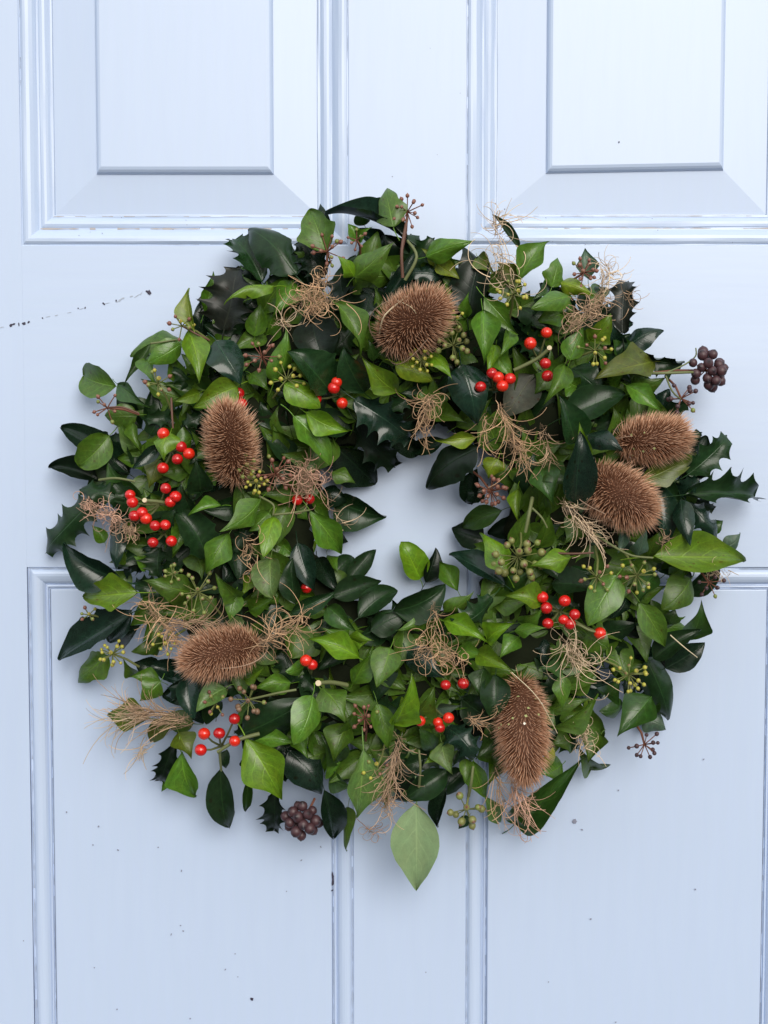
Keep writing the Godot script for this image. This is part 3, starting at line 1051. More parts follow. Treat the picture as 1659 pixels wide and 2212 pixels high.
func placed_leaves() -> void:
	leaf("spiny", 566, 608, 502, 512, 74, 1, "deep")
	leaf("spiny", 482, 714, 511, 573, 106, 2, "grey_holly")
	leaf("ivy", 442, 675, 462, 586, 48, 2, "mid")
	leaf("rhombic", 418, 712, 406, 621, 45, 3, "olive_bright")
	leaf("ivy", 591, 618, 484, 653, 38, 3, "bright")
	leaf("rhombic", 406, 714, 431, 826, 62, 3, "bright")
	leaf("smooth", 466, 736, 522, 829, 75, 3, "blue")
	leaf("ivy", 390, 743, 319, 784, 48, 2, "mid")
	leaf("ivy", 326, 741, 266, 831, 24, 1, "dark")
	leaf("round", 249, 834, 177, 811, 64, 1, "mid")
	leaf("ivy", 252, 829, 319, 881, 42, 1, "dark")
	leaf("ivy", 319, 767, 334, 832, 45, 1, "dim")
	leaf("ivy", 513, 835, 418, 881, 59, 3, "bright")
	leaf("ivy", 431, 848, 377, 867, 29, 2, "bright")
	leaf("spiny", 428, 845, 374, 791, 48, 0, "deep")
	leaf("ivy", 463, 739, 498, 727, 32, 1, "mid")
	leaf("ivy", 486, 653, 460, 698, 32, 1, "dim")
	leaf("spiny", 540, 615, 556, 560, 48, 0, "black")
	leaf("ivy", 444, 813, 450, 749, 29, 1, "dark")
	leaf("spiny", 466, 672, 434, 637, 42, 0, "black")
	leaf("ivy", 329, 890, 290, 858, 29, 0, "dark")
	leaf("few", 641, 595, 532, 491, 80, 2, "deep")
	leaf("spiny", 700, 599, 648, 515, 67, 1, "black")
	leaf("lobed", 704, 546, 668, 449, 80, 3, "mid")
	leaf("smooth", 704, 493, 690, 439, 26, 0, "black")
	leaf("few", 880, 517, 702, 456, 48, 1, "blue", 40)
	leaf("lobed", 851, 491, 832, 404, 72, 3, "mid")
	leaf("ivy", 787, 487, 776, 450, 32, 0, "dark")
	leaf("ivy", 768, 522, 752, 483, 30, 1, "mid")
	leaf("ivy", 777, 525, 801, 490, 30, 1, "mid")
	leaf("ivy", 766, 599, 851, 522, 59, 3, "mid")
	leaf("ivy", 766, 598, 729, 551, 38, 3, "bright")
	leaf("smooth", 851, 570, 828, 506, 45, 0, "black")
	leaf("smooth", 828, 653, 899, 542, 35, 1, "blue")
	leaf("spiny", 960, 595, 860, 589, 51, 1, "blue")
	leaf("ivy", 920, 554, 1027, 520, 51, 2, "mid")
	leaf("ivy", 937, 576, 912, 536, 29, 1, "olive_bright")
	leaf("ivy", 944, 570, 993, 602, 38, 1, "olive_bright")
	leaf("few", 1011, 688, 1043, 544, 93, 1, "black")
	leaf("ivy", 1008, 688, 1012, 631, 30, 1, "mid")
	leaf("ivy", 720, 650, 784, 767, 62, 3, "mid")
	leaf("smooth", 675, 685, 707, 794, 99, 1, "black")
	leaf("ivy", 633, 605, 590, 680, 61, 1, "mid")
	leaf("ivy", 592, 827, 619, 705, 53, 2, "mid")
	leaf("few", 710, 840, 635, 757, 93, 2, "deep")
	leaf("spiny", 761, 711, 703, 763, 67, 1, "deep")
	leaf("smooth", 787, 848, 740, 758, 66, 2, "deep")
	leaf("ivy", 860, 848, 783, 772, 61, 3, "bright")
	leaf("ivy", 614, 829, 693, 881, 56, 3, "bright")
	leaf("ivy", 854, 784, 935, 823, 42, 2, "olive_bright")
	leaf("ivy", 924, 762, 978, 817, 45, 2, "bright")
	leaf("ivy", 979, 771, 1033, 781, 35, 1, "dim")
	leaf("smooth", 998, 787, 1030, 919, 86, 2, "blue")
	leaf("spiny", 736, 589, 768, 685, 70, 0, "black")
	leaf("spiny", 803, 615, 780, 704, 58, 0, "black")
	leaf("spiny", 838, 749, 883, 819, 74, 0, "black")
	leaf("ivy", 806, 781, 796, 733, 29, 1, "dark")
	leaf("spiny", 550, 685, 534, 647, 51, 0, "black")
	leaf("ivy", 550, 727, 563, 653, 42, 1, "dim")
	leaf("ivy", 540, 807, 579, 842, 42, 1, "dim")
	leaf("smooth", 550, 845, 595, 896, 48, 0, "black")
	leaf("rhombic", 1043, 668, 1047, 786, 62, 3, "mid")
	leaf("ivy", 1045, 641, 1116, 725, 54, 3, "mid")
	leaf("ivy", 1100, 705, 1081, 770, 38, 2, "mid")
	leaf("lobed", 1065, 759, 1107, 810, 52, 2, "mid")
	leaf("ivy", 1071, 745, 1053, 807, 28, 2, "bright")
	leaf("ivy", 1121, 605, 1185, 517, 62, 2, "mid")
	leaf("smooth", 1123, 539, 1064, 462, 21, 2, "deep")
	leaf("lobed", 1191, 621, 1207, 556, 54, 2, "mid")
	leaf("ivy", 1271, 603, 1264, 535, 50, 1, "grey")
	leaf("ivy", 1232, 641, 1149, 666, 40, 3, "mid")
	leaf("ivy", 1191, 633, 1151, 645, 38, 1, "dark")
	leaf("ivy", 1211, 611, 1285, 641, 34, 2, "olive_bright")
	leaf("ivy", 1125, 607, 1075, 565, 38, 1, "olive")
	leaf("spiny", 1345, 719, 1353, 598, 62, 2, "grey_holly")
	leaf("smooth", 1353, 751, 1434, 712, 46, 1, "blue")
	leaf("spiny", 1353, 755, 1480, 786, 46, 1, "deep", 40)
	leaf("lobed", 1275, 737, 1320, 678, 56, 2, "bright")
	leaf("lobed", 1412, 781, 1292, 809, 76, 2, "olive")
	leaf("ivy", 1343, 765, 1321, 717, 44, 1, "dark")
	leaf("ivy", 1231, 779, 1259, 705, 50, 2, "mid")
	leaf("ivy", 1220, 786, 1177, 872, 46, 3, "mid")
	leaf("smooth", 1153, 809, 1093, 899, 70, 1, "stone")
	leaf("smooth", 1235, 797, 1303, 855, 72, 1, "deep")
	leaf("smooth", 1217, 901, 1352, 844, 70, 2, "deep")
	leaf("ivy", 1351, 832, 1431, 890, 46, 2, "mid")
	leaf("smooth", 1419, 887, 1446, 840, 34, 0, "blue")
	leaf("ivy", 1187, 805, 1155, 851, 42, 1, "dim")
	leaf("smooth", 1127, 745, 1099, 697, 56, 0, "black")
	leaf("smooth", 1147, 685, 1219, 725, 64, 0, "dark")
	leaf("smooth", 1019, 605, 1003, 533, 52, 0, "black")
	leaf("ivy", 1223, 677, 1155, 697, 56, 1, "dim")
	leaf("smooth", 1335, 749, 1327, 709, 36, 1, "blue")
	leaf("few", 276, 1022, 130, 920, 67, 0, "black")
	leaf("round", 236, 940, 169, 1008, 64, 1, "mid")
	leaf("smooth", 213, 1037, 102, 1007, 48, 0, "black")
	leaf("ivy", 296, 898, 225, 898, 51, 1, "mid")
	leaf("ivy", 287, 911, 304, 975, 32, 1, "mid")
	leaf("smooth", 284, 956, 290, 1012, 30, 0, "deep")
	leaf("smooth", 345, 962, 288, 1011, 30, 2, "blue")
	leaf("ivy", 367, 935, 354, 995, 50, 3, "bright")
	leaf("ivy", 345, 991, 322, 1056, 51, 1, "olive")
	leaf("smooth", 434, 1063, 423, 993, 56, 2, "deep")
	leaf("spiny", 271, 1077, 169, 1054, 51, 1, "deep")
	leaf("spiny", 207, 1074, 93, 1196, 75, 1, "deep")
	leaf("smooth", 257, 1250, 134, 1174, 75, 2, "blue")
	leaf("lobed", 297, 1279, 175, 1288, 78, 3, "bright")
	leaf("ivy", 415, 1279, 310, 1252, 62, 2, "dim")
	leaf("ivy", 396, 1128, 373, 1198, 40, 2, "mid")
	leaf("few", 447, 1205, 378, 1098, 88, 2, "deep")
	leaf("smooth", 415, 1109, 389, 1047, 45, 2, "deep")
	leaf("smooth", 367, 1144, 382, 1096, 34, 2, "deep")
	leaf("ivy", 480, 1092, 405, 1113, 30, 3, "mid")
	leaf("rhombic", 563, 1079, 478, 1149, 59, 3, "mid")
	leaf("ivy", 582, 1106, 539, 1148, 40, 2, "mid")
	leaf("ivy", 495, 1151, 443, 1241, 56, 3, "mid")
	leaf("lobed", 514, 1292, 466, 1243, 46, 3, "dim")
	leaf("ivy", 510, 1282, 497, 1340, 38, 3, "dim")
	leaf("ivy", 540, 1242, 521, 1289, 32, 2, "bright")
	leaf("ivy", 538, 1320, 597, 1288, 42, 1, "dim")
	leaf("spiny", 345, 1183, 342, 1248, 67, 1, "deep")
	leaf("ivy", 415, 1196, 436, 1251, 48, 1, "dim")
	leaf("smooth", 258, 1141, 249, 1232, 37, 2, "blue")
	leaf("ivy", 246, 1170, 297, 1160, 37, 1, "mid")
	leaf("ivy", 226, 1172, 199, 1134, 30, 1, "dim")
	leaf("smooth", 479, 991, 460, 1071, 58, 0, "black")
	leaf("smooth", 514, 1215, 482, 1260, 54, 0, "black")
	leaf("spiny", 310, 1231, 274, 1208, 42, 0, "black")
	leaf("few", 282, 1324, 122, 1426, 74, 2, "blue")
	leaf("smooth", 284, 1318, 232, 1388, 54, 1, "blue")
	leaf("lobed", 234, 1416, 164, 1474, 66, 1, "dim")
	leaf("lobed", 633, 898, 716, 1006, 74, 3, "mid")
	leaf("ivy", 660, 890, 756, 932, 58, 3, "bright")
	leaf("spiny", 766, 864, 894, 956, 86, 3, "blue")
	leaf("smooth", 729, 968, 812, 1048, 80, 1, "black")
	leaf("spiny", 771, 908, 855, 1010, 72, 2, "black")
	leaf("ivy", 716, 1020, 768, 1044, 40, 2, "mid")
	leaf("smooth", 723, 1080, 834, 1119, 86, 1, "deep")
	leaf("ivy", 841, 956, 878, 975, 21, 1, "bright")
	leaf("ivy", 1031, 944, 941, 954, 34, 2, "olive_bright")
	leaf("ivy", 944, 895, 1006, 911, 48, 1, "dim")
	leaf("smooth", 976, 960, 947, 1056, 46, 2, "black")
	leaf("few", 1033, 968, 918, 1055, 77, 3, "black", 25)
	leaf("smooth", 1030, 1013, 1016, 1092, 43, 1, "black")
	leaf("smooth", 1046, 1167, 975, 1140, 64, 1, "black")
	leaf("ivy", 1083, 1103, 996, 1141, 46, 2, "dark")
	leaf("ivy", 1096, 1240, 1036, 1148, 56, 3, "bright")
	leaf("smooth", 1091, 1263, 969, 1194, 54, 2, "blue")
	leaf("round", 908, 1251, 871, 1172, 59, 2, "bright")
	leaf("smooth", 920, 1258, 943, 1184, 40, 1, "black")
	leaf("ivy", 989, 1276, 949, 1211, 43, 1, "dim")
	leaf("smooth", 849, 1319, 964, 1265, 72, 3, "deep")
	leaf("smooth", 774, 1335, 859, 1272, 53, 2, "deep")
	leaf("smooth", 801, 1363, 888, 1323, 50, 2, "deep")
	leaf("smooth", 752, 1258, 812, 1185, 40, 2, "deep")
	leaf("smooth", 720, 1290, 825, 1254, 50, 2, "deep")
	leaf("smooth", 628, 1325, 724, 1279, 38, 2, "deep")
	leaf("smooth", 643, 1172, 676, 1274, 51, 2, "blue")
	leaf("smooth", 638, 1306, 627, 1207, 45, 2, "deep")
	leaf("smooth", 686, 1204, 730, 1277, 40, 1, "black")
	leaf("rhombic", 668, 1102, 740, 1200, 66, 3, "mid")
	leaf("ivy", 592, 1115, 569, 1203, 43, 3, "bright")
	leaf("round", 584, 1206, 588, 1292, 67, 3, "pale_mid")
	leaf("ivy", 708, 1200, 730, 1236, 34, 1, "dim")
	leaf("ivy", 959, 1322, 1024, 1278, 37, 2, "mid")
	leaf("spiny", 1063, 1290, 978, 1354, 61, 3, "deep")
	leaf("ivy", 958, 1340, 1056, 1388, 50, 3, "bright")
	leaf("ivy", 925, 1340, 857, 1363, 35, 2, "mid")
	leaf("ivy", 708, 1310, 768, 1364, 43, 2, "dark")
	leaf("ivy", 755, 1372, 804, 1385, 27, 2, "bright")
	leaf("smooth", 755, 911, 723, 959, 64, 0, "black")
	leaf("smooth", 908, 927, 857, 882, 58, 0, "black")
	leaf("smooth", 652, 1141, 636, 1186, 48, 0, "black")
	leaf("smooth", 1243, 957, 1209, 853, 74, 2, "deep")
	leaf("smooth", 1243, 1088, 1255, 934, 70, 3, "blue")
	leaf("ivy", 1271, 993, 1251, 914, 28, 3, "bright")
	leaf("smooth", 1271, 939, 1344, 972, 46, 3, "blue")
	leaf("ivy", 1163, 1005, 1195, 1087, 68, 2, "dark")
	leaf("ivy", 1175, 1003, 1236, 1051, 66, 2, "dark")
	leaf("lobed", 1385, 1039, 1512, 977, 64, 2, "olive")
	leaf("spiny", 1485, 1025, 1577, 941, 72, 2, "deep")
	leaf("spiny", 1481, 1068, 1640, 1073, 62, 2, "deep")
	leaf("spiny", 1463, 1063, 1512, 1034, 46, 1, "blue")
	leaf("smooth", 1419, 1049, 1439, 1181, 52, 1, "blue")
	leaf("smooth", 1471, 1079, 1491, 1177, 44, 2, "blue")
	leaf("spiny", 1487, 1087, 1552, 1160, 52, 1, "blue")
	leaf("ivy", 1531, 1143, 1562, 1125, 30, 0, "dark")
	leaf("spiny", 1495, 1079, 1544, 1100, 34, 0, "deep")
	leaf("rhombic", 1411, 1203, 1624, 1205, 86, 3, "bright")
	leaf("ivy", 1565, 1183, 1600, 1150, 38, 1, "grey")
	leaf("ivy", 1492, 1250, 1431, 1317, 68, 2, "dim")
	leaf("ivy", 1417, 1237, 1379, 1305, 52, 1, "dark")
	leaf("ivy", 1332, 1243, 1269, 1352, 72, 3, "mid")
	leaf("ivy", 1234, 1203, 1146, 1221, 52, 3, "bright")
	leaf("ivy", 1172, 1306, 1092, 1285, 54, 3, "bright")
	leaf("smooth", 1193, 1259, 1285, 1265, 64, 1, "deep")
	leaf("ivy", 1091, 1281, 1152, 1230, 44, 1, "dark")
	leaf("ivy", 1123, 1345, 1173, 1315, 46, 2, "mid")
	leaf("ivy", 1111, 1364, 1180, 1355, 34, 3, "mid")
	leaf("ivy", 1051, 1384, 1111, 1345, 50, 3, "bright")
	leaf("ivy", 1377, 1201, 1397, 1142, 38, 2, "grey")
	leaf("rhombic", 1381, 1300, 1441, 1401, 54, 3, "mid")
	leaf("ivy", 1491, 1381, 1517, 1301, 58, 1, "dark")
	leaf("ivy", 1447, 1349, 1459, 1313, 42, 1, "dark")
	leaf("ivy", 1399, 1207, 1431, 1143, 52, 1, "dim")
	leaf("ivy", 1347, 1151, 1335, 1195, 24, 2, "grey")
	leaf("ivy", 1119, 1055, 1119, 1127, 32, 2, "bright")
	leaf("ivy", 1075, 991, 1055, 1035, 44, 2, "olive_bright")
	leaf("ivy", 1163, 1183, 1187, 1111, 44, 1, "dim")
	leaf("ivy", 1251, 1119, 1219, 1175, 52, 1, "dim")
	leaf("smooth", 1335, 1315, 1379, 1379, 48, 0, "black")
	leaf("smooth", 1355, 1263, 1323, 1335, 60, 0, "black")
	leaf("ivy", 1275, 1175, 1299, 1143, 28, 1, "grey")
	leaf("smooth", 1437, 1443, 1524, 1390, 60, 1, "black")
	leaf("smooth", 1411, 1423, 1514, 1359, 49, 2, "deep")
	leaf("smooth", 1396, 1421, 1445, 1562, 60, 1, "deep")
	leaf("ivy", 1408, 1504, 1333, 1590, 81, 1, "dark")
	leaf("ivy", 1391, 1552, 1439, 1578, 49, 0, "grey")
	leaf("ivy", 1412, 1483, 1402, 1556, 57, 0, "dark")
	leaf("ivy", 348, 1473, 280, 1461, 44, 1, "dim")
	leaf("ivy", 346, 1471, 302, 1517, 56, 2, "dim")
	leaf("smooth", 406, 1457, 419, 1553, 46, 2, "blue")
	leaf("ivy", 488, 1486, 423, 1537, 52, 2, "pale_mid")
	leaf("ivy", 322, 1551, 228, 1541, 68, 2, "olive")
	leaf("ivy", 370, 1567, 322, 1603, 48, 1, "olive")
	leaf("ivy", 386, 1581, 415, 1635, 58, 1, "olive")
	leaf("rhombic", 392, 1626, 423, 1725, 72, 2, "mid")
	leaf("spiny", 376, 1607, 346, 1692, 48, 1, "black")
	leaf("ivy", 367, 1677, 348, 1712, 17, 0, "mid")
	leaf("smooth", 476, 1661, 490, 1798, 60, 2, "deep")
	leaf("smooth", 490, 1619, 486, 1661, 26, 0, "deep")
	leaf("rhombic", 530, 1594, 610, 1730, 94, 3, "bright")
	leaf("ivy", 538, 1678, 530, 1756, 21, 1, "dark")
	leaf("spiny", 594, 1709, 591, 1796, 58, 1, "black")
	leaf("smooth", 524, 1585, 672, 1506, 90, 2, "deep")
	leaf("ivy", 675, 1502, 636, 1609, 68, 3, "mid")
	leaf("ivy", 548, 1599, 635, 1604, 50, 2, "mid")
	leaf("smooth", 624, 1621, 696, 1717, 80, 1, "blue")
	leaf("smooth", 702, 1709, 723, 1814, 54, 2, "black")
	leaf("round", 644, 1349, 631, 1422, 60, 2, "dim")
	leaf("ivy", 659, 1437, 618, 1452, 34, 2, "mid")
	leaf("ivy", 628, 1475, 548, 1488, 48, 2, "mid")
	leaf("ivy", 526, 1468, 568, 1446, 26, 1, "bright")
	leaf("smooth", 466, 1551, 438, 1511, 52, 1, "deep")
	leaf("smooth", 254, 1379, 302, 1351, 48, 0, "black")
	leaf("smooth", 342, 1447, 290, 1431, 48, 0, "black")
	leaf("ivy", 290, 1459, 266, 1427, 32, 1, "dim")
	leaf("ivy", 634, 1583, 666, 1639, 36, 1, "dim")
	leaf("ivy", 694, 1487, 746, 1560, 75, 2, "mid")
	leaf("ivy", 777, 1421, 666, 1378, 60, 3, "bright")
	leaf("ivy", 758, 1405, 697, 1357, 55, 2, "dim")
	leaf("ivy", 757, 1384, 803, 1381, 34, 2, "bright")
	leaf("ivy", 762, 1479, 808, 1399, 44, 2, "dim")
	leaf("ivy", 843, 1399, 813, 1485, 62, 3, "mid")
	leaf("lobed", 851, 1565, 893, 1461, 70, 3, "bright")
	leaf("ivy", 886, 1552, 940, 1487, 60, 2, "dim")
	leaf("smooth", 881, 1405, 957, 1465, 60, 2, "blue")
	leaf("ivy", 986, 1405, 1056, 1421, 39, 2, "mid")
	leaf("ivy", 1028, 1409, 1110, 1450, 44, 3, "bright")
	leaf("ivy", 1122, 1375, 1079, 1422, 44, 2, "mid")
	leaf("ivy", 1046, 1442, 1037, 1507, 55, 2, "dark")
	leaf("smooth", 1070, 1457, 1064, 1553, 62, 2, "deep")
	leaf("smooth", 996, 1508, 1070, 1557, 73, 1, "deep")
	leaf("ivy", 944, 1530, 997, 1524, 29, 2, "grey")
	leaf("spiny", 964, 1572, 1029, 1635, 73, 2, "blue")
	leaf("ivy", 954, 1602, 977, 1673, 55, 2, "pale_mid")
	leaf("ivy", 951, 1623, 917, 1649, 29, 2, "bright")
	leaf("ivy", 940, 1621, 907, 1576, 39, 1, "dark")
	leaf("smooth", 966, 1664, 871, 1729, 55, 2, "deep")
	leaf("rhombic", 786, 1617, 773, 1770, 81, 3, "pale_mid")
	leaf("ivy", 814, 1519, 839, 1619, 44, 3, "dim")
	leaf("ivy", 753, 1561, 720, 1645, 65, 1, "dim")
	leaf("ivy", 752, 1743, 747, 1841, 31, 1, "dim")
	leaf("rhombic", 899, 1735, 899, 1932, 100, 2, "pale")
	leaf("smooth", 1013, 1763, 991, 1791, 22, 1, "deep")
	leaf("smooth", 963, 1702, 944, 1789, 34, 1, "black")
	leaf("ivy", 1022, 1644, 1049, 1729, 55, 2, "mid")
	leaf("ivy", 1048, 1721, 1083, 1781, 44, 2, "pale_mid")
	leaf("ivy", 1075, 1587, 1027, 1640, 44, 1, "dark")
	leaf("smooth", 1112, 1780, 1255, 1643, 70, 2, "dark")
	leaf("ivy", 1173, 1660, 1195, 1616, 32, 2, "yellow")
	leaf("ivy", 1198, 1573, 1294, 1503, 49, 3, "mid")
	leaf("ivy", 1215, 1456, 1215, 1538, 42, 2, "mid")
	leaf("ivy", 1211, 1426, 1167, 1443, 49, 2, "dark")
	leaf("ivy", 1299, 1586, 1271, 1647, 55, 1, "dim")
	leaf("smooth", 1267, 1660, 1321, 1652, 13, 0, "grey")
	leaf("ivy", 1308, 1505, 1341, 1467, 55, 1, "dark")
	leaf("ivy", 1346, 1524, 1297, 1538, 44, 1, "dark")
	leaf("ivy", 1266, 1368, 1315, 1401, 60, 2, "dim")
	leaf("ivy", 731, 1650, 695, 1587, 52, 1, "dark")
	leaf("ivy", 710, 1681, 757, 1702, 47, 1, "dark")
	leaf("smooth", 872, 1660, 861, 1722, 57, 1, "black")
	leaf("smooth", 903, 1618, 882, 1686, 52, 0, "black")
	leaf("ivy", 747, 1587, 768, 1535, 47, 1, "dim")
	leaf("ivy", 1007, 1639, 1007, 1691, 31, 2, "mid")
	leaf("ivy", 846, 1722, 835, 1665, 47, 1, "dim")
	leaf("ivy", 1236, 1587, 1189, 1608, 57, 1, "dim")
	leaf("ivy", 1215, 1650, 1163, 1670, 52, 1, "dim")
	leaf("smooth", 1106, 1743, 1147, 1785, 36, 1, "dark")
	leaf("ivy", 418, 1563, 346, 1551, 52, 0, "dim")
	leaf("ivy", 1277, 1660, 1251, 1618, 47, 0, "dim")
	leaf("ivy", 1447, 1247, 1491, 1215, 40, 1, "mid")
	leaf("ivy", 684, 1068, 710, 1106, 38, 1, "mid")
	leaf("ivy", 665, 1042, 652, 1087, 42, 1, "dim")
	leaf("ivy", 636, 1093, 665, 1125, 35, 1, "mid")
	leaf("ivy", 611, 1176, 636, 1202, 35, 1, "mid")
	leaf("ivy", 710, 1183, 736, 1151, 32, 1, "dim")
	leaf("ivy", 576, 1304, 604, 1276, 32, 1, "mid")
	leaf("ivy", 742, 723, 723, 688, 35, 1, "dim")
	leaf("ivy", 665, 570, 636, 544, 32, 1, "mid")
	leaf("ivy", 892, 845, 924, 871, 38, 1, "mid")
	leaf("ivy", 1251, 837, 1211, 813, 44, 1, "mid")
	leaf("ivy", 1315, 825, 1355, 793, 48, 1, "dim")
	leaf("ivy", 322, 1224, 290, 1202, 35, 1, "mid")
	leaf("ivy", 271, 1196, 239, 1215, 35, 1, "dim")
	leaf("ivy", 450, 1042, 479, 1016, 35, 1, "dim")
	leaf("smooth", 844, 920, 912, 980, 42, 1, "black")
	leaf("smooth", 960, 949, 886, 973, 37, 1, "black")
	leaf("smooth", 819, 943, 854, 988, 35, 1, "black")
	leaf("smooth", 723, 1244, 764, 1202, 42, 1, "deep")
	leaf("ivy", 736, 1279, 710, 1221, 42, 1, "dim")
	leaf("smooth", 691, 1068, 752, 1084, 48, 1, "black")
	leaf("smooth", 704, 1154, 752, 1172, 38, 1, "black")
	leaf("smooth", 1043, 1055, 1004, 1087, 38, 1, "black")
	leaf("ivy", 1056, 1208, 1011, 1176, 35, 1, "dim")
	leaf("smooth", 1251, 669, 1315, 621, 52, 1, "deep")
	leaf("ivy", 1031, 553, 1069, 591, 40, 1, "olive")
	leaf("ivy", 1299, 621, 1275, 669, 40, 1, "dim")


func placed_details() -> void:
	# teasels
	teasel(818, 748, 972, 642, 150, 0.85, 0.004, "brown teasel head at the top of the wreath, pointing up to the right", [Vector2(0.6, 0.35), Vector2(2.4, 0.45)])
	teasel(502, 1056, 494, 858, 127, 0.65, 0.006, "upright brown teasel head on the left of the wreath", [Vector2(4.2, 0.5), Vector2(0.3, 0.55)])
	teasel(1328, 962, 1496, 938, 124, 0.42, 0.0, "brown teasel head on the right pointing outward, upper of the two", [Vector2(1.5, 0.6), Vector2(3.2, 0.7), Vector2(5.0, 0.6)], 40)
	teasel(1268, 1020, 1412, 1126, 146, 0.85, 0.006, "brown teasel head on the right below another, tip towards the viewer", [Vector2(0.2, 0.4), Vector2(3.4, 0.3)])
	teasel(568, 1398, 382, 1424, 126, 0.65, 0.006, "brown teasel head on the lower left pointing left", [Vector2(1.8, 0.4), Vector2(4.4, 0.5)])
	teasel(1128, 1450, 1130, 1704, 134, 0.5, 0.006, "long brown teasel head on the lower right hanging tip down", [], 60)
	# red berries
	berries("berry_sprig", 1162, 775, 0.006, [Vector2(1180.6, 718.6), Vector2(1145.4, 741.8), Vector2(1178, 785), Vector2(1182.6, 812.2)])
	berries("berry_sprig", 1066, 842, 0.006, [Vector2(1062.6, 806), Vector2(1076, 815), Vector2(1101.4, 818), Vector2(1085.4, 833.8), Vector2(1038, 835.4)])
	berries("berry_sprig", 735, 852, 0.002, [Vector2(727, 826), Vector2(721, 838), Vector2(739, 871), Vector2(682, 862)])
	berries("berry_sprig", 520, 862, -0.004, [Vector2(515, 850), Vector2(522, 872)])
	berries("berry_sprig", 372, 975, 0.006, [Vector2(353, 937), Vector2(391, 965), Vector2(408, 980), Vector2(383, 992), Vector2(352, 1011)])
	berries("berry_sprig", 345, 1090, 0.008, [Vector2(358, 1055), Vector2(379, 1073), Vector2(368, 1084), Vector2(281, 1069), Vector2(286, 1085), Vector2(290.4, 1114.5), Vector2(307, 1107.5), Vector2(315.4, 1120)])
	berries("berry_sprig", 355, 1152, 0.008, [Vector2(335, 1135.7), Vector2(357, 1134), Vector2(330.4, 1172), Vector2(370.4, 1169)])
	berries("berry_sprig", 655, 1066, 0.000, [Vector2(642, 1080), Vector2(668, 1078)])
	berries("berry_sprig", 668, 1282, -0.006, [Vector2(662, 1270)])
	berries("berry_sprig", 1208, 1320, 0.010, [Vector2(1171.8, 1290), Vector2(1180, 1313.5), Vector2(1183.4, 1346.7), Vector2(1219.8, 1298), Vector2(1241.4, 1327.5), Vector2(1217.4, 1338.7), Vector2(1231.4, 1348.3), Vector2(1296, 1368)])
	berries("berry_sprig", 975, 1462, 0.008, [Vector2(962.6, 1479.6), Vector2(1000.6, 1476.4)])
	berries("berry_sprig", 938, 1530, 0.008, [Vector2(907.5, 1557.6), Vector2(950, 1571.6), Vector2(946, 1560), Vector2(968.8, 1550.8)])
	berries("berry_sprig", 672, 1455, 0.012, [Vector2(661, 1427), Vector2(674.4, 1436)])
	berries("berry_sprig", 478, 1612, 0.008, [Vector2(441, 1585), Vector2(473.6, 1584), Vector2(433.6, 1620), Vector2(506.4, 1553), Vector2(507, 1601)])
	# ivy flower heads and fruit
	umbel(880, 458, 34, 13, 4.6, "russet", 868, 545)
	umbel(707, 544, 34, 12, 4.6, "russet", 700, 590)
	umbel(771, 519, 22, 7, 3.8, "russet", 778, 550)
	umbel(566, 771, 34, 11, 4.6, "russet", 590, 830)
	umbel(620, 819, 34, 11, 4.8, "yellow", 590, 860)
	umbel(910, 778, 26, 13, 4.2, "yellow", 905, 810)
	umbel(979, 746, 38, 14, 7.0, "unripe", 985, 790)
	umbel(982, 690, 20, 6, 4.0, "yellow", 1000, 720)
	umbel(1107, 637, 36, 15, 4.4, "yellow", 1100, 690)
	umbel(1261, 589, 28, 13, 4.6, "russet", 1210, 625)
	umbel(1285, 757, 36, 12, 4.6, "mixed", 1220, 785)
	umbel(1471, 861, 34, 11, 5.0, "plum", 1437, 812)
	umbel(393, 704, 30, 9, 4.6, "mixed", 452, 735)
	umbel(341, 829, 30, 9, 5.0, "mixed", 372, 890)
	umbel(232, 881, 32, 8, 4.4, "russet", 300, 895)
	umbel(553, 1042, 22, 15, 4.2, "yellow", 600, 1060)
	umbel(595, 1023, 40, 12, 5.0, "russet", 640, 1070)
	umbel(1060, 1061, 32, 18, 5.0, "russet", 1010, 1010)
	umbel(1119, 1203, 50, 20, 8.5, "unripe", 1125, 1150)
	umbel(1289, 1247, 36, 13, 4.6, "mixed", 1285, 1180)
	umbel(1375, 1243, 38, 15, 4.8, "mixed", 1330, 1170)
	umbel(1531, 1258, 30, 9, 4.6, "plum", 1490, 1220)
	umbel(428, 1279, 44, 14, 5.2, "green", 480, 1330)
	umbel(374, 1240, 22, 8, 4.2, "green", 400, 1290)
	umbel(244, 1413, 30, 15, 4.4, "yellow", 300, 1440)
	umbel(358, 1387, 26, 11, 4.2, "yellow", 400, 1360)
	umbel(538, 1511, 36, 12, 6.4, "brown", 600, 1500)
	umbel(466, 1519, 28, 8, 4.4, "mixed", 490, 1490)
	umbel(788, 1551, 30, 11, 4.4, "russet", 790, 1600)
	umbel(814, 1660, 28, 10, 4.4, "mixed", 830, 1610)
	umbel(1358, 1457, 36, 18, 4.6, "yellow", 1290, 1420)
	umbel(1392, 1608, 34, 11, 5.0, "plum", 1370, 1560)
	umbel(1007, 1748, 38, 10, 8.5, "unripe", 1012, 1680)
	umbel(655, 1766, 36, 17, 11.5, "plum", 680, 1725)
	umbel(1524, 800, 38, 22, 11.0, "plum", 1391, 807, 0.010)
	umbel(192, 1328, 18, 6, 4.0, "mixed", 230, 1340)
	umbel(530, 1005, 26, 8, 4.6, "green", 570, 1020)
	# dry tendrils
	dry_tuft(640, 640, 715, 655, 42, 80, 0.55, 85)
	dry_tuft(690, 590, 700, 620, 20, 14, 0.35, 90)
	dry_tuft(1085, 570, 1075, 470, 24, 40, 0.30, 80, 0.004, 2)
	dry_tuft(1050, 560, 1100, 620, 30, 22, 0.22, 110, 0.010, 2)
